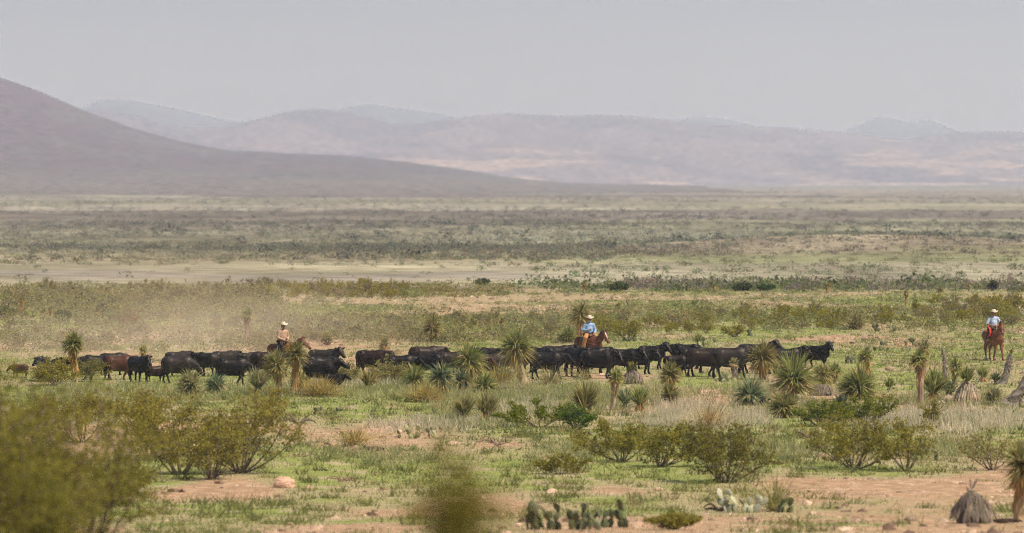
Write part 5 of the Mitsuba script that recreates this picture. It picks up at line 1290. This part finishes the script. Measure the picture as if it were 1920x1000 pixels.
m, c = tufts(11000, 110, 470, keep_weed, (.12, .36), 9, .055, ((.17, .215, .07), (.27, .285, .11), (.32, .29, .18)), 54, .16, .9)
tag(add('weeds', m, 'leaf', c), 'knee high dull green weeds scattered over the ground', 'weeds', kind='stuff')

m, c = tufts(1900, 112, 225, lambda x, y, r: soilness(NP, x, y) < .46 + .3 * (r.random(len(x)) - .5), (.16, .46), 26, .045, ((.15, .185, .06), (.26, .265, .10), (.40, .33, .18)), 58, .17, .75)
tag(add('ragged_weeds', m, 'leaf', c), 'ragged weed and grass clumps over the near ground', 'weeds', kind='stuff')

r = np.random.default_rng(88)
n = 13000
y = np.sqrt(110 ** 2 + (430 ** 2 - 110 ** 2) * r.random(n)); x = (r.random(n) * 2 - 1) * y * .096
ok = soilness(NP, x, y) > .45
x, y = x[ok], y[ok]; n = len(x)
ico = trimesh.creation.icosphere(0)
s = (.03 + .16 * r.random(n) ** 5)[:, None, None]
V = np.array(ico.vertices)[None] * s * (1 + .25 * r.normal(size=(n, 12, 1))) * [1, 1, .6] + np.stack([x, y, H(x, y)], -1)[:, None]
Fc = (np.arange(n)[:, None, None] * 12 + ico.faces[None]).reshape(-1, 3)
col = np.repeat(np.where(r.random((n, 1)) < .45, [.20, .14, .105], [.50, .38, .29]) * (1 + .2 * r.normal(size=(n, 1))), 12, 0)
tag(add('pebbles', (V.reshape(-1, 3), Fc), 'matte', col), 'small stones and clods lying on the bare soil', 'pebbles', kind='stuff')

# far scrub: too many to count; each a small dome of leaf faces, distant rows paled to imitate haze
SCRUB = [  # rows y0..y1 (picture), left and right limit, number, size in m (height), colour
    (352, 366, 0, 1925, 1000, (0.97, 1.5), (0.188, 0.197, 0.155)), (366, 384, 0, 1925, 2800, (0.64, 1.2), (0.205, 0.209, 0.163)), (384, 430, 0, 1925, 5000, (0.47, 0.97), (0.193, 0.188, 0.155)), (418, 470, 0, 1925, 6000, (0.4, 0.84), (0.201, 0.209, 0.159)),
    (455, 490, 0, 1150, 2600, (0.36, 0.75), (0.201, 0.201, 0.145)), (466, 482, 1150, 1925, 480, (0.36, 0.72), (0.168, 0.15, 0.115)), (482, 500, 0, 1925, 340, (0.25, 0.6), (0.22, 0.23, 0.13)), (490, 532, 0, 950, 34, (0.25, 0.6), (0.18, 0.19, 0.11)),
    (500, 545, 1000, 1925, 300, (0.3, 0.75), (0.21, 0.235, 0.135)), (529, 546, 1150, 1925, 210, (0.4, 0.85), (0.24, 0.21, 0.175)), (390, 470, 700, 1925, 140, (0.8, 1.7), (0.105, 0.125, 0.1)), (395, 490, 0, 900, 93, (0.8, 1.7), (0.105, 0.125, 0.1)),
    (534, 549, 950, 1925, 110, (0.6, 1.2), (0.16, 0.19, 0.085)), (545, 600, 0, 520, 525, (0.72, 1.4), (0.26, 0.25, 0.12)), (600, 665, 0, 560, 315, (0.5, 1), (0.27, 0.255, 0.135)), (541, 560, 480, 960, 140, (0.6, 1.1), (0.24, 0.23, 0.09)),
    (550, 600, 540, 1925, 260, (0.25, 0.6), (0.21, 0.22, 0.11)), (598, 645, 540, 1100, 330, (0.5, 1.1), (0.26, 0.25, 0.12)), (586, 625, 1100, 1925, 240, (0.5, 1.1), (0.22, 0.21, 0.09)), (620, 690, 1150, 1925, 90, (0.23, 0.5), (0.22, 0.22, 0.11))]
r = np.random.default_rng(99)
parts_v, parts_c = [], []
for y0, y1, x0, x1, n, (h0, h1), col in SCRUB:
    Y = y0 + (y1 - y0) * r.random(n); d = CZ * F / (Y - HOR)
    X = (x0 + (x1 - x0) * r.random(n) - 960) / F * d
    if len(X) == 0:
        continue
    if y0 < 480:      # clumped
        keep = fb(NP, X / 60 + y0, d / 170, 4) > r.uniform(.28, .66, n)
        X, d, Y = X[keep], d[keep], Y[keep]; n = len(X)
    P = np.stack([X, d, H(X, d)], -1)
    h = r.uniform(h0, h1, n) * r.uniform(.7, 1.0, n); w = h * np.where(Y < 545, r.uniform(.9, 1.9, n), r.uniform(.7, 1.2, n))
    big = r.random(n) < .04
    h = np.where(big, h * 1.35, h); w = np.where(big, w * 1.7, w)
    k = 30 if y0 < 480 else (44 if y0 < 540 else 110)
    q = r.normal(size=(n, k, 3)); q = q / np.linalg.norm(q, axis=-1, keepdims=True) * r.random((n, k, 1)) ** .4
    q[..., 2] = np.abs(q[..., 2])
    c = P[:, None] + q * np.stack([w, w, h], -1)[:, None] * [1, 1, .92]
    s = (h[:, None, None] * (.34 if k < 50 else .15)) * r.uniform(.6, 1.3, (n, k, 1))
    a, b = unit(r.normal(size=(n, k, 3))), unit(r.normal(size=(n, k, 3)))
    b = b * [1, 1, .55]
    V = np.stack([c - a * s * .6, c + a * s * .6, c + b * s * .8], 2)
    V[..., 2] = np.maximum(V[..., 2], P[:, None, None, 2] - .1)
    tone = np.array(col) * np.where(big, .75, 1)[:, None] * r.uniform(.75, 1.25, (n, 1)) * (1 + .08 * r.normal(size=(n, 3)))
    cc = np.repeat((tone[:, None] * (1 + .2 * r.normal(size=(n, k, 1)))).reshape(-1, 3), 3, 0)
    parts_v.append(V.reshape(-1, 3)); parts_c.append(cc)
V = np.vstack(parts_v)
tag(add('scrub', (V, np.arange(len(V)).reshape(-1, 3)), 'leaf', np.vstack(parts_c)), 'grey green desert scrub covering the far plain in bands, haze paleness in its colour', 'scrub', kind='stuff')
